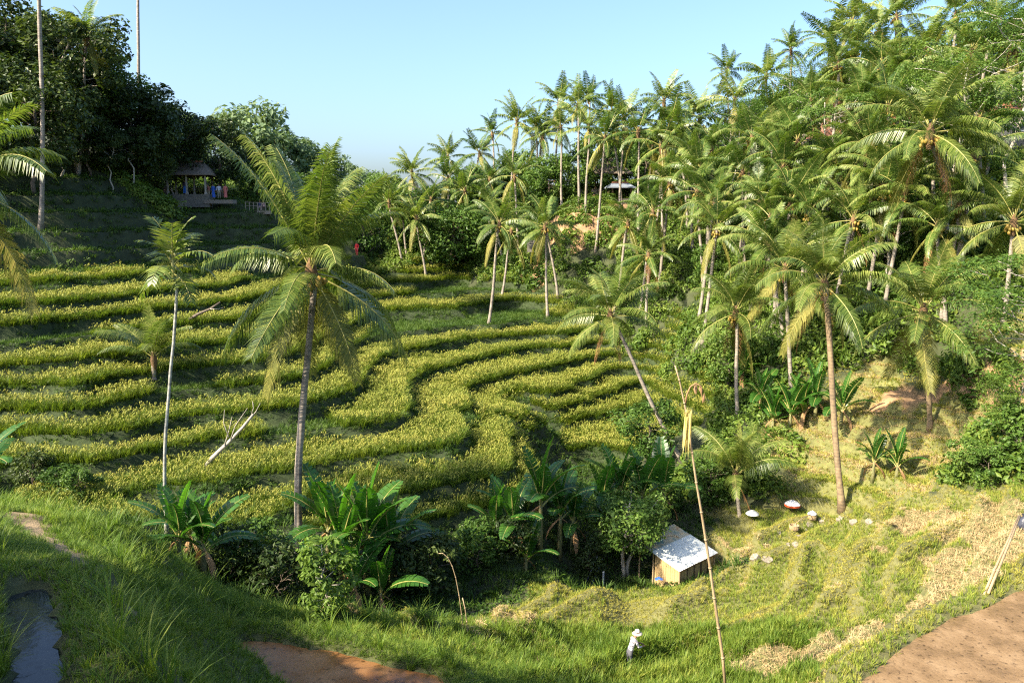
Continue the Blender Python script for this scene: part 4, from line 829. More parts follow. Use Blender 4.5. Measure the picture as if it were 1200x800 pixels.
for k, (u, v, Ht) in enumerate(HILL):
    rnd = random.Random(900 + k); c = crown_pos(u, v, Ht, 55, 150); ox, oy = rnd.uniform(-1.6, 1.6), rnd.uniform(-.6, .6)
    ft = Vector((c.x + ox, c.y + oy, under(c.x + ox, c.y + oy)))
    sky_ = v < (250 - (u - 440) * 0.36) + 6
    look = 'leaning ' if abs(ox) > 1.2 else 'short ' if Ht < 9 else 'tall ' if Ht > 11.5 else ''
    w_ = where(ft.x, ft.y)
    lab = (look + ('skyline coconut palm ' if sky_ else 'coconut palm in the hillside grove ') + (w_ or ('on the ridge' if sky_ else 'among other palms')))
    g = 'coconut palms along the ridge' if sky_ else GRP
    if c.y < 92 and u > 560: coconut(ft, c, lab, g, nf=16, scale=rnd.uniform(.9, 1.12), seed=900 + k, near=False, dead=rnd.randrange(3), nuts=True)
    else: far_palm(ft, c, lab, g, 900 + k, rnd.uniform(.85, 1.15))

# ------------------------------------------------------------------ broadleaf trees
def topped(kind, var, u, vtop, d, name, label, group=None, H=12.0, wide=1.0, cat='tree'):
    """a tree whose top reaches the sight line, its foot on the ground below"""
    x_, y_, zt = P(u, vtop, d); zf = under(x_, y_); s = max(0.25, (zt - zf) / H)
    return tree(kind, var, (x_, y_, zf), name, label, group, s * wide, zs=1 / wide, cat=cat)
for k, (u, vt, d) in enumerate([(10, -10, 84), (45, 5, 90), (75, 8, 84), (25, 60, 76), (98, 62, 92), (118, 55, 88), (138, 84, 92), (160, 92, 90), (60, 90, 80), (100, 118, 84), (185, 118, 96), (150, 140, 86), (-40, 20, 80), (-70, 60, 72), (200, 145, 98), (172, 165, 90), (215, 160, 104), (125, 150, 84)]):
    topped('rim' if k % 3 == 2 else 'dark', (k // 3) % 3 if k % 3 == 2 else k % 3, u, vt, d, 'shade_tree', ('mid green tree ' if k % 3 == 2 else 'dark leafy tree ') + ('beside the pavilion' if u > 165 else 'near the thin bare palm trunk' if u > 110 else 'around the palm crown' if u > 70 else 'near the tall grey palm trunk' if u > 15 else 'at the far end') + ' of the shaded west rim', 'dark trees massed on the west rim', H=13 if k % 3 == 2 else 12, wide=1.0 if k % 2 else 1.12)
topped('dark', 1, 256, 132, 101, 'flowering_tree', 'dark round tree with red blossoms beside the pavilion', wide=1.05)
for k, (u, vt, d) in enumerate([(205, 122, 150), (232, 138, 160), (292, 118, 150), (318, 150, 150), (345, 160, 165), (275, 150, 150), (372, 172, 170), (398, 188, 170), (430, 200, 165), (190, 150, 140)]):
    topped('far', k % 3, u, vt, d, 'distant_tree', 'green tree far beyond the pavilion with pale bluish haze painted into its leaves', 'distant trees beyond the pavilion', 11)
for k, (u, vt, d) in enumerate([(212, 170, 108), (300, 182, 106), (325, 190, 112), (345, 200, 108), (400, 225, 112), (290, 205, 104), (420, 240, 108)]):
    topped('mid', k % 3, u, vt, d, 'leafy_tree', 'sunlit green tree behind the road past the pavilion', 'sunlit trees behind the road', 7)
f = hit(525, 318); topped('dense', 0, 527, 238, f.y + 1.5, 'dense_tree', 'dense dark leafed tree at the head of the rice bowl', H=9, wide=1.15)
f = hit(570, 318); topped('dense', 0, 492, 258, f.y + 4, 'dense_tree', 'lower dense leafy tree crowded against the dense tree at the rice bowl head', H=9)
# flat layered trees
for k, (u, vf, vt) in enumerate([(966, 285, 96), (1174, 240, -15), (1108, 290, 48), (905, 260, 128), (860, 245, 105), (935, 210, 62), (1040, 345, 215), (975, 310, 190)]):
    f = hit(u, vf, 40); zt = rayd(u, vt)[2] * f.y; s = (zt - f.z) / 11
    lab = ['feathery flat topped tree with a pale thin trunk before the pink house', 'tall feathery tree with a thick white trunk and spreading tiers'][k] if k < 2 else 'feathery tree with flat leaf tiers ' + (where(f.x, f.y, 25) or 'among the hillside palms')
    tree('flat', k % 3, f, 'feathery_tree', lab, None if k < 2 else 'feathery trees among the hillside palms', s * .72, zs=1 / .72)
for k, (u, vf, vt) in enumerate([(1214, 520, 275), (1192, 530, 425)]):
    f = hit(u, vf, 30); zt = rayd(u, vt)[2] * f.y; s = (zt - f.z) / 11
    tree('flat', k, f, 'feathery_tree', ['bright feathery tree overhanging the dry slope', 'low feathery tree with light leaves beside the dry slope palm'][k], None, s)
# mixed small trees filling the hillside
rnd = random.Random(77); placed = []; tries = 0
while len(placed) < 62 and tries < 4000:
    tries += 1; x_, y_ = rnd.uniform(-18, 70), rnd.uniform(50, 135)
    if int(cls_at(np.array([x_]), np.array([y_]))[0]) != JUNGLE: continue
    z_ = under(x_, y_); u, v = uv_of(x_, y_, z_)
    if not (440 < u < 1230 and 40 < v < 560) or (615 < u < 785 and 180 < v < 330) or (940 < u < 1080 and 110 < v < 200) or any((x_ - a) ** 2 + (y_ - b_) ** 2 < 12 for a, b_ in placed): continue
    placed.append((x_, y_)); s = rnd.uniform(0.45, 0.85)
    tree('mid', rnd.randrange(3), (x_, y_, z_), 'small_tree', ('larger ' if s > .65 else 'small ') + 'leafy tree on the slope ' + (where(x_, y_) or 'between the hillside palms'), 'small leafy trees between the hillside palms', s, rnd.random() * 6)
for k in range(48):
    rnd = random.Random(500 + k); u = 440 + k * 17; d = rnd.uniform(110, 130); x_, y_, _ = P(u + rnd.uniform(-8, 8), 200, d)
    tree('mid', k % 3, (x_, y_, under(x_, y_)), 'ridge_tree', 'leafy tree under the ridge palms ' + (where(x_, y_, 30) or 'along the skyline'), 'leafy trees along the ridge', rnd.uniform(.85, 1.3), rnd.random() * 6)
# trees and bushes by the stream
f = Vector(P(731, 676, 43.6)); f.z = under(f.x, f.y); tree('hut', 0, f, 'bushy_tree', 'bushy tree with two pale trunks beside the tin roofed hut', None, 0.95, 0.6)
for k, (u, v, d, kd, s, lab) in enumerate([(300, 690, 33.5, 'bush', 1.15, 'dark leafy bush between the banana plants and the large palm trunk'), (330, 700, 32, 'darkbush', 1.0, 'low dark bush at the foot of the large palm'), (272, 690, 33, 'darkbush', 0.9, 'small dark bush behind the banana plants near the areca palm'),
        (470, 690, 36, 'darkbush', 1.0, 'dark bush in the stream gully beside the banana clump'), (505, 700, 36.5, 'darkbush', 1.1, 'dark shaded bush behind the thin bamboo stakes'), (560, 690, 39, 'bush', 1.0, 'green bush between the bamboo stakes and the banana plants by the stream'), (600, 700, 39.5, 'darkbush', 0.8, 'low dark bush under the banana plants by the stream'),
        (690, 668, 43, 'darkbush', 0.8, 'low dark bush beside the bushy tree trunks'), (440, 650, 38, 'darkbush', 1.1, 'dark bush behind the banana clump in the gully')]):
    p_ = Vector(P(u, v, d)); p_.z = under(p_.x, p_.y); tree(kd, k % 3 if kd == 'bush' else 0, p_, 'leafy_bush', lab, None, s, cat='bush')
f = hit(384, 724); tree('pale', 0, f, 'leafy_bush', 'upright pale green bush in sunlight at the edge of the shelf', None, 1.0, cat='bush')
for k, (u, v, s, kd, lab) in enumerate([(1135, 562, 0.85, 'bush', 'glossy bush below the dry slope palm'), (1160, 566, 0.8, 'bush', 'green bush beside the glossy bush on the dry slope foot'), (1195, 545, 1.3, 'bush', 'round bush at the top of the straw plot'), (830, 590, 1.3, 'bush', 'green bush behind the tin roofed hut'), (786, 600, .7, 'bush', 'leafy bush beside the leaning palm foot'), (40, 575, 0.8, 'darkbush', 'dark bush at the foot of the west rice steps'), (70, 585, 0.7, 'bush', 'leafy bush below the west rice steps'), (95, 590, 0.7, 'bush', 'small leafy bush at the corner of the lowest west rice step')]):
    tree(kd, k % 3 if kd == 'bush' else 0, hit(u, v, 26), 'leafy_bush', lab, None, s, cat='bush')
# ------------------------------------------------------------------ banana plants
def bananas(lst, labels, group):
    for k, (u, v, d, H_, n, s) in enumerate(lst):
        p_ = hit(u, v) if d is None else Vector(P(u, v, d)); p_.z = under(p_.x, p_.y)
        banana(p_, H_, ('tall ' if H_ > 2.3 else 'low ' if H_ < 1.25 else '') + labels, group, n, s, 300 + k + int(u))
bananas([(212, 684, 31, 1.3, 8, .95), (240, 690, 31.5, 1.5, 9, 1.0), (225, 680, 33, 1.0, 6, .8)], 'sunlit banana plant with broad leaves beside the areca palm', 'banana plants beside the areca palm')
bananas([(400, 690, 34.5, 2.6, 9, 1.25), (430, 700, 35, 3.0, 9, 1.3), (458, 690, 36, 2.3, 9, 1.25), (415, 700, 33.5, 1.2, 8, 1.0), (385, 680, 36, 2.4, 8, 1.1), (445, 700, 34, 0.9, 7, 1.0)], 'dark green banana plant clumped in the shaded gully beside the large palm', 'banana clump in the shaded gully')
bananas([(632, 680, 42, 3.2, 9, 1.25), (655, 676, 43, 2.8, 9, 1.15), (600, 690, 40, 1.7, 8, 1.05), (580, 690, 40, 1.3, 8, .95), (670, 672, 43.5, 2.2, 8, 1.0), (615, 690, 39.5, 0.8, 7, .9)], 'banana plant by the stream below the rice bowl', 'banana plants by the stream')
bananas([(725, 640, 46.5, 3.6, 8, 1.3), (750, 640, 46.5, 3.4, 8, 1.25), (775, 640, 47, 3.4, 7, 1.3), (705, 640, 46, 2.6, 8, 1.2)], 'banana plant with upright leaves rising behind the bushy tree', 'banana plants behind the bushy tree')
bananas([(925, 505, None, 1.2, 9, 1.05), (940, 500, None, 1.4, 9, 1.1), (905, 505, None, 1.0, 9, 1.0), (955, 490, None, 1.5, 8, 1.05), (890, 480, None, 1.2, 8, 1.0), (1022, 565, None, 1.4, 7, .85), (1050, 560, None, .9, 7, .8), (985, 500, None, 1.3, 8, 1.0), (870, 450, None, 1.2, 8, 1.0)], 'banana plant on the slope under the hillside palms', 'banana plants on the slope under the palms')
bananas([(-22, 590, 23, 1.2, 8, .8)], 'banana plant at the far west end of the spur path', None)

# trees behind the viewpoint that shade the near spur
for k, (x_, y_, s_) in enumerate([(-17, 3.5, .85), (-21, 7, .9), (-14, -2, .8)]):
    tree('dark', k, (x_, y_, under(x_, y_)), 'shade_tree', 'dark tree beside the viewpoint shading the near spur', 'trees beside the viewpoint', s_)

# ------------------------------------------------------------------ buildings
def plank_mat(n, a, b_): return solid_mat(n, [(0.3, a), (0.7, b_)], 6, 0.85, 0.3, (4, 4, 0.4))
M['plank'] = plank_mat('bamboo_plank', (0.30, 0.20, 0.09), (0.52, 0.37, 0.18))
M['wood'] = plank_mat('dark_timber', (0.06, 0.04, 0.025), (0.17, 0.11, 0.065))
M['tin'] = solid_mat('zinc_sheet', [(0.3, (0.50, 0.52, 0.49)), (0.65, (0.68, 0.71, 0.67))], 4, 0.5, 0.05, spec=0.4)
M['tin_rust'] = solid_mat('rusted_zinc_sheet', [(0.36, (0.13, 0.23, 0.21)), (0.48, (0.48, 0.43, 0.31)), (0.60, (0.50, 0.38, 0.22)), (0.72, (0.38, 0.16, 0.06))], 2.2, 0.6, 0.1)
M['thatch'] = solid_mat('thatch', [(0.3, (0.10, 0.08, 0.06)), (0.7, (0.27, 0.22, 0.17))], 9, 0.95, 0.8, (1, 1, 3))
M['tile'] = solid_mat('clay_tile', [(0.3, (0.20, 0.08, 0.045)), (0.7, (0.36, 0.16, 0.09))], 7, 0.85, 0.3)
M['bluetin'] = solid_mat('blue_grey_roof', [(0.3, (0.13, 0.16, 0.20)), (0.7, (0.26, 0.29, 0.33))], 4, 0.6, 0.1)
M['pink'] = solid_mat('pink_plaster', [(0.3, (0.46, 0.20, 0.14)), (0.7, (0.60, 0.31, 0.22))], 3, 0.9, 0.1)
M['cream'] = solid_mat('cream_plaster', [(0.3, (0.50, 0.40, 0.30)), (0.7, (0.64, 0.53, 0.42))], 3, 0.9, 0.1)
M['white'] = solid_mat('white_paint', [(0.3, (0.68, 0.67, 0.63)), (0.7, (0.80, 0.79, 0.75))], 3, 0.7, 0.05)
M['stone'] = solid_mat('pale_stone', [(0.3, (0.17, 0.145, 0.115)), (0.7, (0.29, 0.25, 0.205))], 5, 0.9, 0.3)
M['darkstone'] = solid_mat('mossy_stone', [(0.3, (0.09, 0.085, 0.07)), (0.7, (0.22, 0.20, 0.165))], 5, 0.9, 0.4)
gl, nt, N, L, b = nmat('window_glass'); b.inputs['Base Color'].default_value = (0.02, 0.025, 0.03, 1); b.inputs['Roughness'].default_value = 0.12
def hip_roof(m, w, d, z, rise, over, ridge=0.35, th=0.14):
    a, b_ = w / 2 + over, d / 2 + over; r = a * ridge
    for dz in (0, -th):
        top = [(-r, 0, z + rise + dz), (r, 0, z + rise + dz)]; low = [(-a, -b_, z + dz), (a, -b_, z + dz), (a, b_, z + dz), (-a, b_, z + dz)]
        fs = [(2, 3, 1, 0), (3, 4, 1), (4, 5, 0, 1), (5, 2, 0)]
        m.add(top + low, fs if dz == 0 else [tuple(reversed(q)) for q in fs])
    lo = [(-a, -b_), (a, -b_), (a, b_), (-a, b_)]
    for k in range(4):
        p, q = lo[k], lo[(k + 1) % 4]; m.add([(p[0], p[1], z - th), (q[0], q[1], z - th), (q[0], q[1], z), (p[0], p[1], z)], [(0, 1, 2, 3)])
def house(foot, rz, w, d, h, label, wall, roof, name='hillside_house', rise=1.1, over=0.5, windows=2, group=None, ridge=0.4, cat='house'):
    rt = empty(name, foot, label, cat, group); rt.rotation_euler = (0, 0, rz)
    m = MB(); m.box((0, 0, -0.8), (w / 2 + .3, d / 2 + .3, 0.9)); m.build('plinth', M['darkstone'], rt)
    m = MB(); m.box((0, 0, 0.102 + h / 2), (w / 2, d / 2, h / 2)); m.build('wall', M[wall], rt)
    m = MB(); hip_roof(m, w, d, 0.1 + h + .16, rise, over, ridge); m.build('roof', M[roof], rt)
    for k in range(windows):
        x_ = (k + .5 - windows / 2) * w / windows
        for (cx, cy, ax) in ((x_, -d / 2, 0),):
            fm = MB()
            for sx in (-1, 1): fm.box((cx + sx * .46, cy - .03, .1 + h * .55), (.05, .05, .62))
            for sz in (-1, 1): fm.box((cx, cy - .028, .1 + h * .55 + sz * .6), (.42, .048, .05))
            w_ = fm.build('window', M['white'], rt)
            gm_ = MB(); gm_.box((cx, cy - .012, .1 + h * .55), (.41, .02, .55)); gm_.build('pane', gl, w_)
    for sx in (-1, 1):
        fm = MB(); fm.box((sx * d * 0 + sx * (w / 2 + .01), 0, .1 + h * .45), (.03, .45, h * .42)); fm.build('door', M['wood'], rt)
    return rt
def pavilion(foot, rz, w, d, h, label, roof='thatch', name='open_pavilion', rise=1.5, over=0.7, group=None, deck=0.5, ridge=0.4, post='wood', rail=True):
    rt = empty(name, foot, label, 'pavilion', group); rt.rotation_euler = (0, 0, rz)
    m = MB(); m.box((0, 0, deck / 2 - .5), (w / 2 + .25, d / 2 + .25, deck / 2 + .5)); m.build('floor_deck', M['darkstone'], rt)
    for sx in (-1, 0, 1):
        for sy in (-1, 1):
            if sx == 0 and w < 4: continue
            m = MB(); m.box((sx * w * .46, sy * d * .46, deck + h / 2), (.09, .09, h / 2)); m.box((sx * w * .46, sy * d * .46, deck + .12), (.14, .14, .12)); m.build('post', M[post], rt)
    for sy in (-1, 1): m = MB(); m.box((0, sy * d * .46, deck + h + .07), (w * .5, .07, .07)); m.build('beam', M['wood'], rt)
    for sx in (-1, 1): m = MB(); m.box((sx * w * .46, 0, deck + h + .2), (.07, d * .5, .06)); m.build('beam', M['wood'], rt)
    m = MB(); hip_roof(m, w, d, deck + h + .16, rise, over, ridge); rf_ = m.build('roof', M[roof], rt)
    m = MB(); m.box((0, 0, deck + h + .2 + rise), (w * .5 * ridge + .3, .13, .1)); m.build('ridge_cap', M['tile'], rf_)
    if rail:
        m = MB(); m.box((0, d * .46, deck + .75), (w * .44, .04, .04)); m.box((0, d * .46, deck + .45), (w * .44, .03, .03)); m.build('railing', M['wood'], rt)
    return rt
px_, py_, pz_ = P(224, 230, 97.5); pz_ = max(under(px_, py_), pz_ - .3)
pavilion((px_, py_, pz_), 0.12, 4.6, 3.6, 2.15, 'open pavilion with a dark thatched hip roof on the west rim', over=.6, rise=1.5, ridge=.55, post='bark_pale')
for k in range(6):
    q = Vector(P(212 - k * 3.2, 236 + k * 2.6, 95.6 - k * .45)); m = MB(); m.box((0, 0, -0.1), (.55, .22, .2)); o = m.build('stone_step', M['stone'], None, loc=(q.x, q.y, q.z)); tag(o, 'pale stone step leading up to the pavilion', 'step', 'stone steps below the pavilion')
def fence(a, b_, label, n=9, h=.95):
    a = Vector(a); b_ = Vector(b_); rt = empty('railing_fence', a, label, 'fence')
    for k in range(n):
        p_ = (b_ - a) * (k / (n - 1)); m = MB(); m.box((p_.x, p_.y, p_.z + h / 2), (.04, .04, h / 2)); m.build('post', M['stone'], rt)
    for hh in (.5, .9):
        m = MB(); m.tube([Vector((0, 0, hh)), (b_ - a) + Vector((0, 0, hh))], .03, 5); m.build('rail', M['stone'], rt)
    m = MB(); d_ = (b_ - a); m.box(tuple(d_ / 2 + Vector((0, .2, -.25))), (d_.length / 2, .35, .2)); m.build('ledge', M['stone'], rt); return rt
fence(P(288, 246, 96.5), P(316, 247, 96), 'low pale railing along the road ledge beyond the pavilion', 7)
q = Vector(P(258, 234.5, 96.3)); m = MB(); m.box((0, 0, -.2), (1.7, .7, .22)); o = m.build('viewing_ledge', M['stone'], None, loc=q); tag(o, 'pale stone ledge beside the pavilion where visitors stand', 'ledge')
def at(u, v, dmin=60): return hit(u, v, dmin)
def house_at(u, v, d):
    q = hit(u, v, 60); return (q.x, q.y, q.z)
pavilion(house_at(712, 226, 99), .1, 4.6, 3.6, 2.0, 'tall thatched pavilion on posts above the bare earth slope', rise=2.3, ridge=.12, over=.7)
pavilion(house_at(688, 227, 97), -.1, 3.2, 2.6, 1.5, 'low thatched shelter beside the tall thatched pavilion', rise=.8, ridge=.5, over=.5)
pavilion(house_at(651, 233, 97), .05, 3.4, 2.4, 1.3, 'small shelter with a blue grey roof at the top of the bare slope', 'bluetin', rise=.5, ridge=.7, over=.4)
pavilion(house_at(726, 238, 96), .15, 2.8, 2.2, 1.4, 'lower shelter with a blue grey roof below the tall pavilion', 'bluetin', rise=.6, ridge=.6, over=.4)
house(house_at(765, 214, 101), .1, 5.0, 4, 2.6, 'terracotta walled house half hidden behind the hillside palms', 'cream', 'thatch', rise=1.6)
house(house_at(802, 148, 124), 0, 5.0, 4, 2.4, 'small house with a brown tiled roof on the ridge', 'cream', 'tile', rise=1.5)
house(house_at(985, 164, 95), .2, 6.5, 4, 2.9, 'pink house with white framed windows among the palms', 'pink', 'tile', rise=1.0, windows=3)
house(house_at(1045, 182, 88), .1, 7, 4, 2.8, 'long cream and pink house behind the very tall palm', 'cream', 'tile', rise=1.0, windows=4)
house(house_at(903, 126, 113), 0, 4.5, 4, 3.0, 'small red walled house high on the wooded hillside', 'pink', 'bluetin', rise=.9)
house(house_at(1170, 168, 80), -.2, 6, 4, 2.6, 'shaded pinkish house behind the white trunked tree', 'cream', 'tile', rise=1.0)
# earth retaining wall with a log rail below the bare slope
f = hit(636, 287, 60); m = MB(); m.box((0, 0, -.2), (2.0, .25, .75)); o = m.build('retaining_wall', M['darkstone'], None, loc=f); tag(o, 'dark stone retaining wall at the foot of the bare slope', 'wall')
# tin roofed hut
hx_, hy_, hz_ = P(812, 684, 42.3); hg = under(hx_, hy_); base = min(hg, -20.0)
RD_ = Vector((.74, .67, 0)); SD_ = Vector((.67, -.74, 0))
Cn = Vector(P(800, 671.5, 41.2)); ez = Cn.z                         # lower eave corner
hut = empty('tin_hut', (Cn.x, Cn.y, base), 'small hut of upright planks under a pale tin roof beside the bushy tree', 'hut'); hut.rotation_euler = (0, 0, math.atan2(.67, .74)); hut.scale = (1.13, 1.13, 1.0); hut.location = (Cn.x - .1, Cn.y, base + .12)
E = ez - base     # local frame: x along the eave, y up the slope (away)
sl = .30
def roof_z(y_): return E + sl * y_
for sec, (y0, y1, mat_, lift) in enumerate([(0, 1.72, 'tin', .02), (1.66, 2.75, 'tin_rust', .0)]):
    for k in range(4):
        x0, x1 = -.12 + k * .80, -.12 + (k + 1) * .80 + .05; m = MB(); nn = 18; g = []
        for j in (y0, y1):
            for i in range(nn + 1):
                g.append((x0 + (x1 - x0) * i / nn, j, roof_z(j) + lift + .014 * math.sin(i / nn * 6.283 * 6) + .006 * (k % 2)))
        m.add(g, [(i, i + 1, nn + 2 + i, nn + 1 + i) for i in range(nn)]); o = m.build('roof_sheet', M[mat_], hut); so = o.modifiers.new('thick', 'SOLIDIFY'); so.thickness = .012
for k in range(11):                                                  # gable wall planks
    y0 = .18 + k * .135; hh = roof_z(y0) - .04; m = MB(); m.box((.06 + .006 * (k % 2), y0, (hh - .5) / 2), (.012, .062, (hh + .5) / 2)); m.build('plank', M['plank'], hut)
for k in range(20):                                                  # eave wall planks
    x0 = .16 + k * .143; hh = roof_z(.14) - .03; m = MB(); m.box((x0, .14 + .006 * (k % 3), (hh - .5) / 2), (.066, .012, (hh + .5) / 2)); m.build('plank', M['plank' if k % 4 else 'wood'], hut)
for (x0, y0) in ((.06, .12), (3.0, .12), (.06, 1.7), (3.0, 1.7), (.1, 2.6), (1.6, 2.6), (3.0, 2.6)):
    m = MB(); hh = roof_z(y0) - .02; m.tube([(x0, y0, -.5), (x0, y0, hh)], .045, 7); m.build('post', M['bamboo'], hut)
m = MB(); m.tube([(0, .05, roof_z(.05) - .06), (3.1, .05, roof_z(.05) - .06)], .035, 6); m.build('eave_beam', M['tile'], hut)
f = Vector(P(772, 680, 41.6)); f.z = under(f.x, f.y)
m = MB(); rnd = random.Random(2)
for k in range(7):
    for j in range(5): m.v.append((k * .07 - .2, j * .08 - .15, .18 * math.exp(-((k - 3) ** 2 + (j - 2) ** 2) / 6) + rnd.uniform(0, .06)))
m.f = [(k * 5 + j, k * 5 + j + 1, k * 5 + j + 6, k * 5 + j + 5) for k in range(6) for j in range(4)]; m.m = [0] * len(m.f)
M['bluecloth'] = solid_mat('blue_tarpaulin', [(0.3, (0.03, 0.10, 0.42)), (0.7, (0.06, 0.18, 0.6))], 6, 0.5, 0.1)
o = m.build('blue_tarp', M['bluecloth'], None, True, loc=(f.x, f.y, f.z + .5)); tag(o, 'small crumpled blue tarpaulin beside the hut wall', 'tarpaulin')
for k, (u0, v0, u1, v1) in enumerate([(686, 672, 700, 652), (693, 674, 706, 654)]):
    a = Vector(P(u0, v0, 42.4)); b_ = Vector(P(u1, v1, 42.6)); m = MB(); m.tube([Vector((0, 0, -.6)), (b_ - a)], .035, 6); o = m.build('bamboo_prop', M['bluetin'], None, loc=a); tag(o, 'grey slanting pole propped in the shade beside the bushy tree', 'pole', 'grey poles propped by the bushy tree')
a = Vector(P(707, 682, 41.5)); m = MB(); m.tube([(0, 0, -.8), (0, 0, .62)], .05, 7); o = m.build('fence_stake', M['bluetin'], None, loc=a); tag(o, 'short grey upright stake in front of the bushy tree', 'stake')

# ------------------------------------------------------------------ small things of the field
def parasol(p_, r, label, fringe):
    rt = empty('garden_parasol', p_, label, 'parasol'); h = .75
    m = MB(); m.tube([(0, 0, -.3), (0, 0, h + .12)], .016, 6); m.build('pole', M['wood'], rt)
    m = MB(); prof = [(.01, h + .09), (r * .35, h + .06), (r * .7, h - .03), (r, h - .15)]; m.lathe(prof, 16)
    m.v = [(x * (1 + .03 * math.cos(8 * math.atan2(y, x))), y * (1 + .03 * math.cos(8 * math.atan2(y, x))), z) for x, y, z in m.v]; c_ = m.build('canopy', M['white'], rt, True)
    if fringe:
        M['red'] = solid_mat('red_fringe', [(0.3, (0.50, 0.06, 0.02)), (0.7, (0.68, 0.14, 0.04))], 20, 0.8, 0.1)
        m = MB(); m.lathe([(r * 1.01, h - .15), (r * 1.03, h - .26)], 24); m.build('fringe', M['red'], c_)
    for k in range(8): m = MB(); m.tube([(0, 0, h - .02), (r * .9 * math.cos(k * .785), r * .9 * math.sin(k * .785), h - .14)], .008, 4); m.build('rib', M['wood'], rt)
    return rt
q = hit(881, 613, 30); parasol(q, .40, 'plain white parasol on the grass beside the young palm', False)
q = hit(928, 602, 30); parasol(q, .47, 'white ceremonial parasol with a red fringe above the stepping stones', True)
def basket_mesh():
    m = MB(); m.lathe([(.02, .01), (.20, .0), (.25, .12), (.27, .26), (.27, .30), (.245, .30), (.22, .12), (.02, .05)], 16)
    for z_ in (.06, .13, .2, .29): m.lathe([(.245 + z_ * .07, z_ - .012), (.268 + z_ * .07, z_), (.245 + z_ * .07, z_ + .012)], 16)
    return m.mesh('basket', M['bamboo'], False)
bm_ = basket_mesh(); a = hit(930.5, 622, 30); b_ = hit(951.5, 611, 30)
tag(put('basket', bm_, None, a), 'woven carrying basket lying uncovered at the low end of the shoulder pole', 'basket')
tag(put('basket', bm_, None, b_), 'woven carrying basket with a pale conical hat resting on it', 'basket')
m = MB(); m.lathe([(.01, .24), (.12, .17), (.22, .09), (.29, .02), (.27, .02), (.1, .14)], 18); tag(m.build('conical_hat', M['white'], None, True, loc=b_ + Vector((0, 0, .3))), 'pale conical sun hat set on top of a carrying basket', 'hat')
m = MB(); m.tube([a - b_ + Vector((0, 0, .34)) - (b_ - a).normalized() * .1, (a - b_) * .5 + Vector((0, 0, .42)), Vector((0, 0, .34)) + (b_ - a).normalized() * .02], .022, 6); tag(m.build('shoulder_pole', M['bamboo'], None, True, loc=b_), 'bamboo shoulder pole joining the two carrying baskets', 'pole')
for k, (u, v, w_, d_) in enumerate([(963, 610, .46, .26), (984, 610, .46, .28), (1000, 612, .44, .26), (1018, 613, .42, .26), (949, 615, .44, .28), (942, 621, .42, .3), (936, 628, .44, .3), (932, 638, .34, .3), (924, 638, .2, .2), (884, 653, .5, .26), (899, 657, .6, .24), (913, 626, .25, .2)]):
    p_ = hit(u, v, 30); m = MB(); rnd = random.Random(k); n_v = 7
    ring = [(w_ * (1 + rnd.uniform(-.12, .12)) * math.cos(i * 6.283 / n_v + .4) * .5, d_ * .8 * (1 + rnd.uniform(-.12, .12)) * math.sin(i * 6.283 / n_v + .4) * 1.2) for i in range(n_v)]
    m.add([(x_, y_, -.2) for x_, y_ in ring] + [(x_, y_, .03) for x_, y_ in ring] + [(x_ * .93, y_ * .93, .045) for x_, y_ in ring], [tuple(range(14, 21))] + [(i, (i + 1) % 7, 7 + (i + 1) % 7, 7 + i) for i in range(7)] + [(7 + i, 7 + (i + 1) % 7, 14 + (i + 1) % 7, 14 + i) for i in range(7)])
    e_ = .25; gxs = (under(p_.x + e_, p_.y) - under(p_.x - e_, p_.y)) / (2 * e_); gys = (under(p_.x, p_.y + e_) - under(p_.x, p_.y - e_)) / (2 * e_)
    so_ = m.build('stepping_stone', M['stone'], None, loc=p_); so_.rotation_euler = (math.atan(gys) * .8, -math.atan(gxs) * .8, 0)
    tag(so_, 'pale flat stepping stone in the short grass by the carrying baskets', 'stepping stone', 'stepping stones by the baskets')
# bamboo poles
def cane(name, pts, r0, r1, label, cat, nodes=True, mat='bamboo', group=None):
    pts = [Vector(q) for q in pts]; o0 = pts[0]; rt = empty(name, o0, label, cat, group); m = MB(); loc = [q - o0 for q in pts]
    m.tube(loc, [r0 + (r1 - r0) * k / (len(pts) - 1) for k in range(len(pts))], 7); m.build('cane', M[mat], rt, True)
    if nodes:
        for k in range(1, len(loc) - 1):
            m = MB(); t = (loc[k + 1] - loc[k]).normalized() * .025; r_ = (r0 + (r1 - r0) * k / len(loc)) * 1.28; m.tube([loc[k] - t, loc[k] + t], r_, 7); m.build('node', M[mat], rt, True)
    return rt
D = 24.5
tall = cane('bamboo_pole', [P(851, 815, D), P(847, 770, D), P(842, 735, D), P(837, 700, D), P(832, 665, D), P(827, 632, D), P(822, 600, D), P(816, 565, D), P(811, 530, D), P(807, 500, D), P(802, 472, D), P(796, 445, D), P(791, 428, D)], .055, .022, 'tall leaning bamboo pole with a hanging bundle of pale yellow palm strips', 'pole')
m = MB(); rnd = random.Random(8); o0 = Vector(P(851, 815, D))
for k in range(26):
    a = Vector(P(806 + rnd.uniform(-3, 4), 482 + rnd.uniform(-3, 6), D)) - o0 + Vector((0, rnd.uniform(-.08, .08), 0)); L_ = rnd.uniform(.8, 1.55); dx = rnd.uniform(-.10, .12); w_ = .02
    m.add([a + Vector((-w_, 0, 0)), a + Vector((w_, 0, 0)), a + Vector((dx * .6 + w_, rnd.uniform(-.1, .1), -L_ * .5)), a + Vector((dx * .6 - w_, 0, -L_ * .5)), a + Vector((dx, rnd.uniform(-.1, .1), -L_))], [(0, 1, 2, 3), (3, 2, 4)])
M['janur'] = leaf_mat('pale_palm_strip', [(0.46, 0.40, 0.11), (0.62, 0.54, 0.20), (0.70, 0.64, 0.32)], 0.35, 0.5, tcol=(1.1, 1, .6))
m.build('strip_bundle', M['janur'], tall)
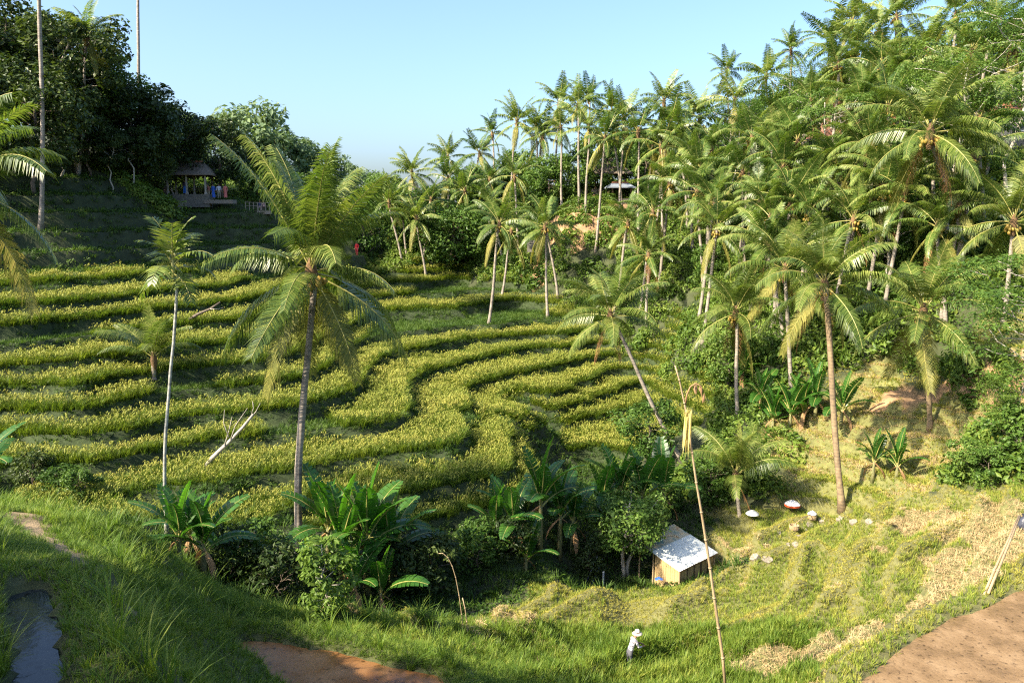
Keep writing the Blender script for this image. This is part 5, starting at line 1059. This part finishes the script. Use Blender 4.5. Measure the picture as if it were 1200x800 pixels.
m = MB(); hook = [Vector(P(u, v, D)) - o0 for u, v in [(803, 474), (805, 462), (809, 453), (815, 449), (821, 452), (824, 460)]]; m.tube(hook, [.03, .028, .025, .022, .02, .015], 6); m.build('hooked_tip', M['banana_dead'], tall, True)
m = MB()
for k in range(14):
    a = hook[3 + k % 3] + Vector((rnd.uniform(-.05, .05), rnd.uniform(-.05, .05), 0)); L_ = rnd.uniform(.15, .4); m.add([a, a + Vector((.04, .02, -L_ * .5)), a + Vector((.0, -.02, -L_)), a + Vector((-.04, 0, -L_ * .5))], [(0, 1, 2, 3)])
m.build('dry_leaf', M['banana_dead'], tall)
b1 = hit(543, 746, 15); D1 = b1.y
cane('bamboo_stake', [b1 - Vector((0, 0, .3)), b1] + [P(u, v, D1) for u, v in [(541, 720), (538, 697), (534, 676), (530, 663), (525, 653), (519, 648), (514, 648)]], .018, .012, 'thin bamboo stake with a tip bent over at the field edge', 'stake')
b2 = hit(548, 746, 15)
cane('bamboo_stake', [b2 - Vector((0, 0, .3)), b2] + [P(u, v, b2.y) for u, v in [(547, 728), (545, 712), (542, 700)]], .024, .018, 'shorter straight bamboo stake beside the bent one', 'stake')
b3 = hit(1154, 697, 15)
for k, du in enumerate((0, 5)):
    cane('bamboo_rail', [P(1153 + du, 697 - du * .4, b3.y), P(1165 + du * .9, 668, b3.y + 1.0), P(1178 + du * .6, 640, b3.y + 2.0), P(1194 + du * .3, 604, b3.y + 3.4)], .05, .035, 'pale bamboo pole laid up the straw plot beside its twin', 'pole', True, 'bamboo', 'pair of bamboo poles on the straw plot')
q = hit(1199, 622, 15); m = MB(); m.lathe([(.02, 0), (.22, .02), (.27, .25), (.2, .5), (.08, .62), (.11, .72)], 12); rnd = random.Random(5); m.v = [(x * rnd.uniform(.85, 1.15), y * rnd.uniform(.85, 1.15), z) for x, y, z in m.v]
M['bag'] = solid_mat('dark_plastic_bag', [(0.3, (0.02, 0.022, 0.03)), (0.7, (0.06, 0.065, 0.09))], 8, 0.35, 0.4); tag(m.build('plastic_bag', M['bag'], None, True, loc=q), 'dark blue plastic bag beside the upper end of the bamboo poles', 'bag')
# dead wood
def dead_branch(pix, d_, r, label, twigs, name='dead_branch'):
    pts = [Vector(P(u, v, d_)) for u, v in pix]; o0 = pts[0]; rt = empty(name, o0, label, 'branch'); m = MB(); rnd = random.Random(1)
    m.tube([q - o0 for q in pts], [r * (1 - .6 * k / (len(pts) - 1)) for k in range(len(pts))], 7); m.build('stem', M['bark'] if name == 'fallen_log' else M['bark_pale'], rt, True)
    for tw in twigs:
        m = MB(); tp_ = [Vector(P(u, v, d_ + rnd.uniform(-.2, .2))) - o0 for u, v in tw]; m.tube(tp_, [.035, .022, .012][:len(tp_)] if len(tp_) < 4 else .02, 5); m.build('twig', M['bark_pale'], rt, True)
    return rt
f = hit(236, 552, 30); dead_branch([(234, 556), (250, 535), (268, 518), (285, 500), (297, 485)], f.y, .16, 'bare dead branch leaning on the rice steps behind the areca palm', [[(263, 522), (268, 505), (272, 488), (274, 475)][:3], [(270, 515), (276, 498), (290, 478)][:3], [(285, 500), (300, 482), (305, 472)], [(268, 512), (262, 495), (263, 480)], [(294, 488), (297, 478), (296, 470)]])
f = hit(232, 380, 30); dead_branch([(216, 378), (232, 368), (246, 362), (258, 354)], f.y, .15, 'pale fallen log on the rice step behind the large palm', [[(246, 362), (256, 362), (262, 360)]], 'fallen_log')

# ------------------------------------------------------------------ people
SKIN = solid_mat('skin', [(0.3, (0.26, 0.14, 0.085)), (0.7, (0.34, 0.19, 0.12))], 8, 0.6, 0.05)
HAIR = solid_mat('dark_hair', [(0.3, (0.012, 0.01, 0.008)), (0.7, (0.03, 0.022, 0.018))], 20, 0.6, 0.3)
def cloth(n, c, k=.6): return solid_mat(n, [(0.3, tuple(q * k for q in c)), (0.7, c)], 9, 0.9, 0.15)
def body_mesh(J, edges, rad, split):
    """one continuous skinned body; split(point) gives the material of each face"""
    names = list(J); me = bpy.data.meshes.new('body'); me.from_pydata([J[n] for n in names], [(names.index(a), names.index(b_)) for a, b_ in edges], [])
    o = bpy.data.objects.new('body', me); COL.objects.link(o); sk = o.modifiers.new('skin', 'SKIN'); sk.use_smooth_shade = True
    for k, n in enumerate(names):
        sv = me.skin_vertices[0].data[k]; r_ = rad[n]; sv.radius = (r_, r_) if not hasattr(r_, '__len__') else r_; sv.use_root = (n == 'pelvis')
    ss = o.modifiers.new('sub', 'SUBSURF'); ss.levels = 2; ss.render_levels = 2
    dg = bpy.context.evaluated_depsgraph_get(); out = bpy.data.meshes.new_from_object(o.evaluated_get(dg)); bpy.data.objects.remove(o)
    out.materials.clear(); return out
def person(foot, rz, label, mats, pose='stand', hat=None, hair=True, skirt=False, group=None, h=1.66):
    """mats: top, bottom"""
    rt = empty('person', foot, label, 'person', group); rt.rotation_euler = (0, 0, rz); rt.scale = (h / 1.7,) * 3
    fw = .16 if pose == 'work' else 0.0
    J = {'pelvis': (0, 0, .92), 'waist': (0, .02 + fw * .35, 1.08), 'chest': (0, .03 + fw * .9, 1.28), 'neckb': (0, .03 + fw * 1.3, 1.44), 'neck': (0, .04 + fw * 1.5, 1.50), 'head': (0, .07 + fw * 1.8, 1.58), 'crown': (0, .06 + fw * 1.9, 1.69)}
    for s, sn in ((-1, 'l'), (1, 'r')):
        J['sh' + sn] = (s * .185, .02 + fw * 1.2, 1.39)
        if pose == 'work': J['el' + sn] = (s * .25, .14 + fw, 1.12); J['wr' + sn] = (s * .12, .42 + fw, 1.08); J['ha' + sn] = (s * .09, .50 + fw, 1.05)
        elif pose == 'sit': J['el' + sn] = (s * .26, .10, 1.12); J['wr' + sn] = (s * .17, .30, .98); J['ha' + sn] = (s * .15, .38, .96)
        else: J['el' + sn] = (s * .25, -.01, 1.12); J['wr' + sn] = (s * .26, .08, .88); J['ha' + sn] = (s * .25, .11, .80)
        if pose == 'sit': J['hi' + sn] = (s * .09, .05, .88); J['kn' + sn] = (s * .12, .45, .88); J['an' + sn] = (s * .12, .48, .48); J['to' + sn] = (s * .13, .62, .44)
        else: J['hi' + sn] = (s * .10, 0, .84); J['kn' + sn] = (s * .11, .02, .48); J['an' + sn] = (s * .11, -.02, .09); J['to' + sn] = (s * .13, .13, .03)
    ed = [('pelvis', 'waist'), ('waist', 'chest'), ('chest', 'neckb'), ('neckb', 'neck'), ('neck', 'head'), ('head', 'crown')]
    rad = {'pelvis': (.15, .11), 'waist': (.135, .10), 'chest': (.165, .115), 'neckb': (.09, .07), 'neck': .055, 'head': (.085, .10), 'crown': (.06, .07)}
    for sn in 'lr':
        ed += [('chest', 'sh' + sn), ('sh' + sn, 'el' + sn), ('el' + sn, 'wr' + sn), ('wr' + sn, 'ha' + sn), ('pelvis', 'hi' + sn), ('hi' + sn, 'kn' + sn), ('kn' + sn, 'an' + sn), ('an' + sn, 'to' + sn)]
        rad.update({'sh' + sn: .065, 'el' + sn: .045, 'wr' + sn: .032, 'ha' + sn: .036, 'hi' + sn: .095, 'kn' + sn: .06, 'an' + sn: .045, 'to' + sn: .038})
    me = body_mesh(J, ed, rad, None)
    for q in [SKIN] + list(mats): me.materials.append(q)
    hx0 = Vector(J['head'])
    for pl in me.polygons:
        c_ = pl.center
        if c_.z > 1.465 and abs(c_.x) < .12: k = 0
        elif min((c_ - Vector(J['ha' + s])).length for s in 'lr') < .10 or min((c_ - Vector(J['wr' + s])).length for s in 'lr') < .12: k = 0
        elif pose == 'sit' and c_.z < .93 and c_.y > .12: k = 2
        elif c_.z < .98: k = 2 if c_.z > .10 else 0
        else: k = 1
        pl.material_index = k
    put('body', me, rt)
    nose = MB(); hd = Vector(J['head'])
    nose.add([hd + Vector(q) for q in [(-.018, .085, -.02), (.018, .085, -.02), (0, .125, -.03), (0, .085, .035)]], [(0, 2, 3), (2, 1, 3), (0, 1, 2)]); nose.build('nose', SKIN, rt)
    for s in (-1, 1):
        e = MB(); e.lathe([(.001, -.011), (.011, 0), (.001, .011)], 6, tuple(hd + Vector((s * .034, .085, .02)))); e.build('eye', HAIR, rt)
        e = MB(); e.box(tuple(hd + Vector((s * .09, -.01, .0))), (.012, .02, .03)); e.build('ear', SKIN, rt)
    mo = MB(); mo.box(tuple(hd + Vector((0, .088, -.058))), (.025, .008, .006)); mo.build('mouth', cloth('lip', (.30, .12, .09)), rt)
    if hair:
        m = MB(); hc = hd + Vector((0, -.015, .035)); m.lathe([(.02, .125), (.07, .11), (.105, .06), (.115, 0), (.10, -.07), (.06, -.10)], 12, tuple(hc)); m.v = [(x, y if y < hc.y + .03 else hc.y + .03 + (y - hc.y - .03) * .75, z if y < hc.y + .04 else max(z, hc.z + .03)) for x, y, z in m.v]; m.build('hair', HAIR, rt, True)
    if skirt:
        m = MB(); m.lathe([(.155, .99), (.18, .85), (.20, .5), (.22, .14)], 16); m.v = [(x, y * .8, z) for x, y, z in m.v]; m.build('skirt', mats[1], rt, True)
    if hat:
        hc = hd + Vector((0, -.01, .06)); m = MB(); m.lathe([(.01, .15), (.06, .15), (.098, .12), (.108, .03), (.16, .005), (.215, -.025), (.21, -.035), (.15, -.01), (.10, .015)], 20, tuple(hc)); hb = m.build('hat', hat, rt, True)
        m = MB(); m.lathe([(.113, .025), (.112, .06), (.104, .062)], 20, tuple(hc)); m.build('hat_band', HAIR, hb)
    if pose == 'work':
        for s, sn in ((-1, 'l'), (1, 'r')):
            base_ = Vector(J['ha' + sn]); prev = (Vector(J['ha' + sn]) - Vector(J['wr' + sn])).normalized()
            for k in range(5):
                off = Vector(((k - 2) * .017, 0, .0)) if k < 4 else Vector((-s * .035, -.03, .01)); Lf = [.06, .072, .07, .055, .045][k]; d0 = prev if k < 4 else (prev + Vector((-s * .9, 0, .1))).normalized()
                m = MB(); m.tube([base_ + off, base_ + off + d0 * Lf * .6, base_ + off + d0 * Lf * .9 + Vector((0, 0, -.03))], [.011, .010, .008], 6); m.build('finger', SKIN, rt, True)
    return rt
f = hit(737, 787, 15)
shirt = solid_mat('patterned_shirt', [(0.42, (0.10, 0.10, 0.13)), (0.5, (0.42, 0.40, 0.44)), (0.6, (0.62, 0.60, 0.62))], 14, 0.9, 0.1)
straw_hat = solid_mat('pale_straw_hat', [(0.3, (0.50, 0.40, 0.31)), (0.7, (0.74, 0.64, 0.54))], 10, 0.8, 0.1)
person(f, R(-70), 'person in a wide pale hat and patterned shirt working in the green field', [shirt, cloth('field_trousers', (.12, .12, .14))], 'work', straw_hat, True)
vis = 'visitor standing on the stone ledge by the pavilion'
for k, (u, tp_, bt, lab, sk_) in enumerate([(245, (.42, .16, .12), (.40, .33, .22), 'visitor in a red top and tan trousers on the ledge beside the pavilion', False), (250.5, (.05, .16, .62), (.05, .15, .6), 'visitor in a long blue dress on the ledge beside the pavilion', True),
        (257, (.72, .74, .82), (.42, .38, .30), 'visitor in a white shirt on the ledge beside the pavilion', False), (264.5, (.66, .20, .17), (.62, .18, .16), 'visitor in a pinkish red dress on the ledge beside the pavilion', True)]):
    q = Vector(P(u, 232.6, 96.4)); person(q, R(180 + 25 * (k - 1.5)), lab, [cloth('top_cloth', tp_), cloth('bottom_cloth', bt)], 'stand', None, True, sk_)
q = Vector((px_ - .35, py_ - .9, pz_ + .5)); person(q, R(170), 'visitor in a bright blue skirt inside the thatched pavilion', [cloth('dark_top', (.10, .08, .16)), cloth('blue_skirt', (.05, .22, .8))], 'stand', None, True, True)
q = Vector(P(305, 247.0, 96.9)); person(q - Vector((0, 0, .45)), R(185), 'person sitting in a dark top on the road ledge railing', [cloth('navy_top', (.10, .10, .17)), cloth('pale_shorts', (.5, .42, .38))], 'sit', None, True)
q = Vector(P(309.5, 247.0, 96.8)); person(q - Vector((0, 0, .45)), R(165), 'person sitting in a pale pink top on the road ledge railing', [cloth('pink_top', (.55, .36, .34)), cloth('dark_shorts', (.14, .1, .09))], 'sit', None, True)
q = Vector(P(418, 281, 97)); q.z = under(q.x, q.y); person(q, R(150), 'person in bright red clothes by the road bend behind the large palm', [cloth('red_top', (.75, .04, .05)), cloth('red_bottom', (.5, .05, .06))], 'stand')
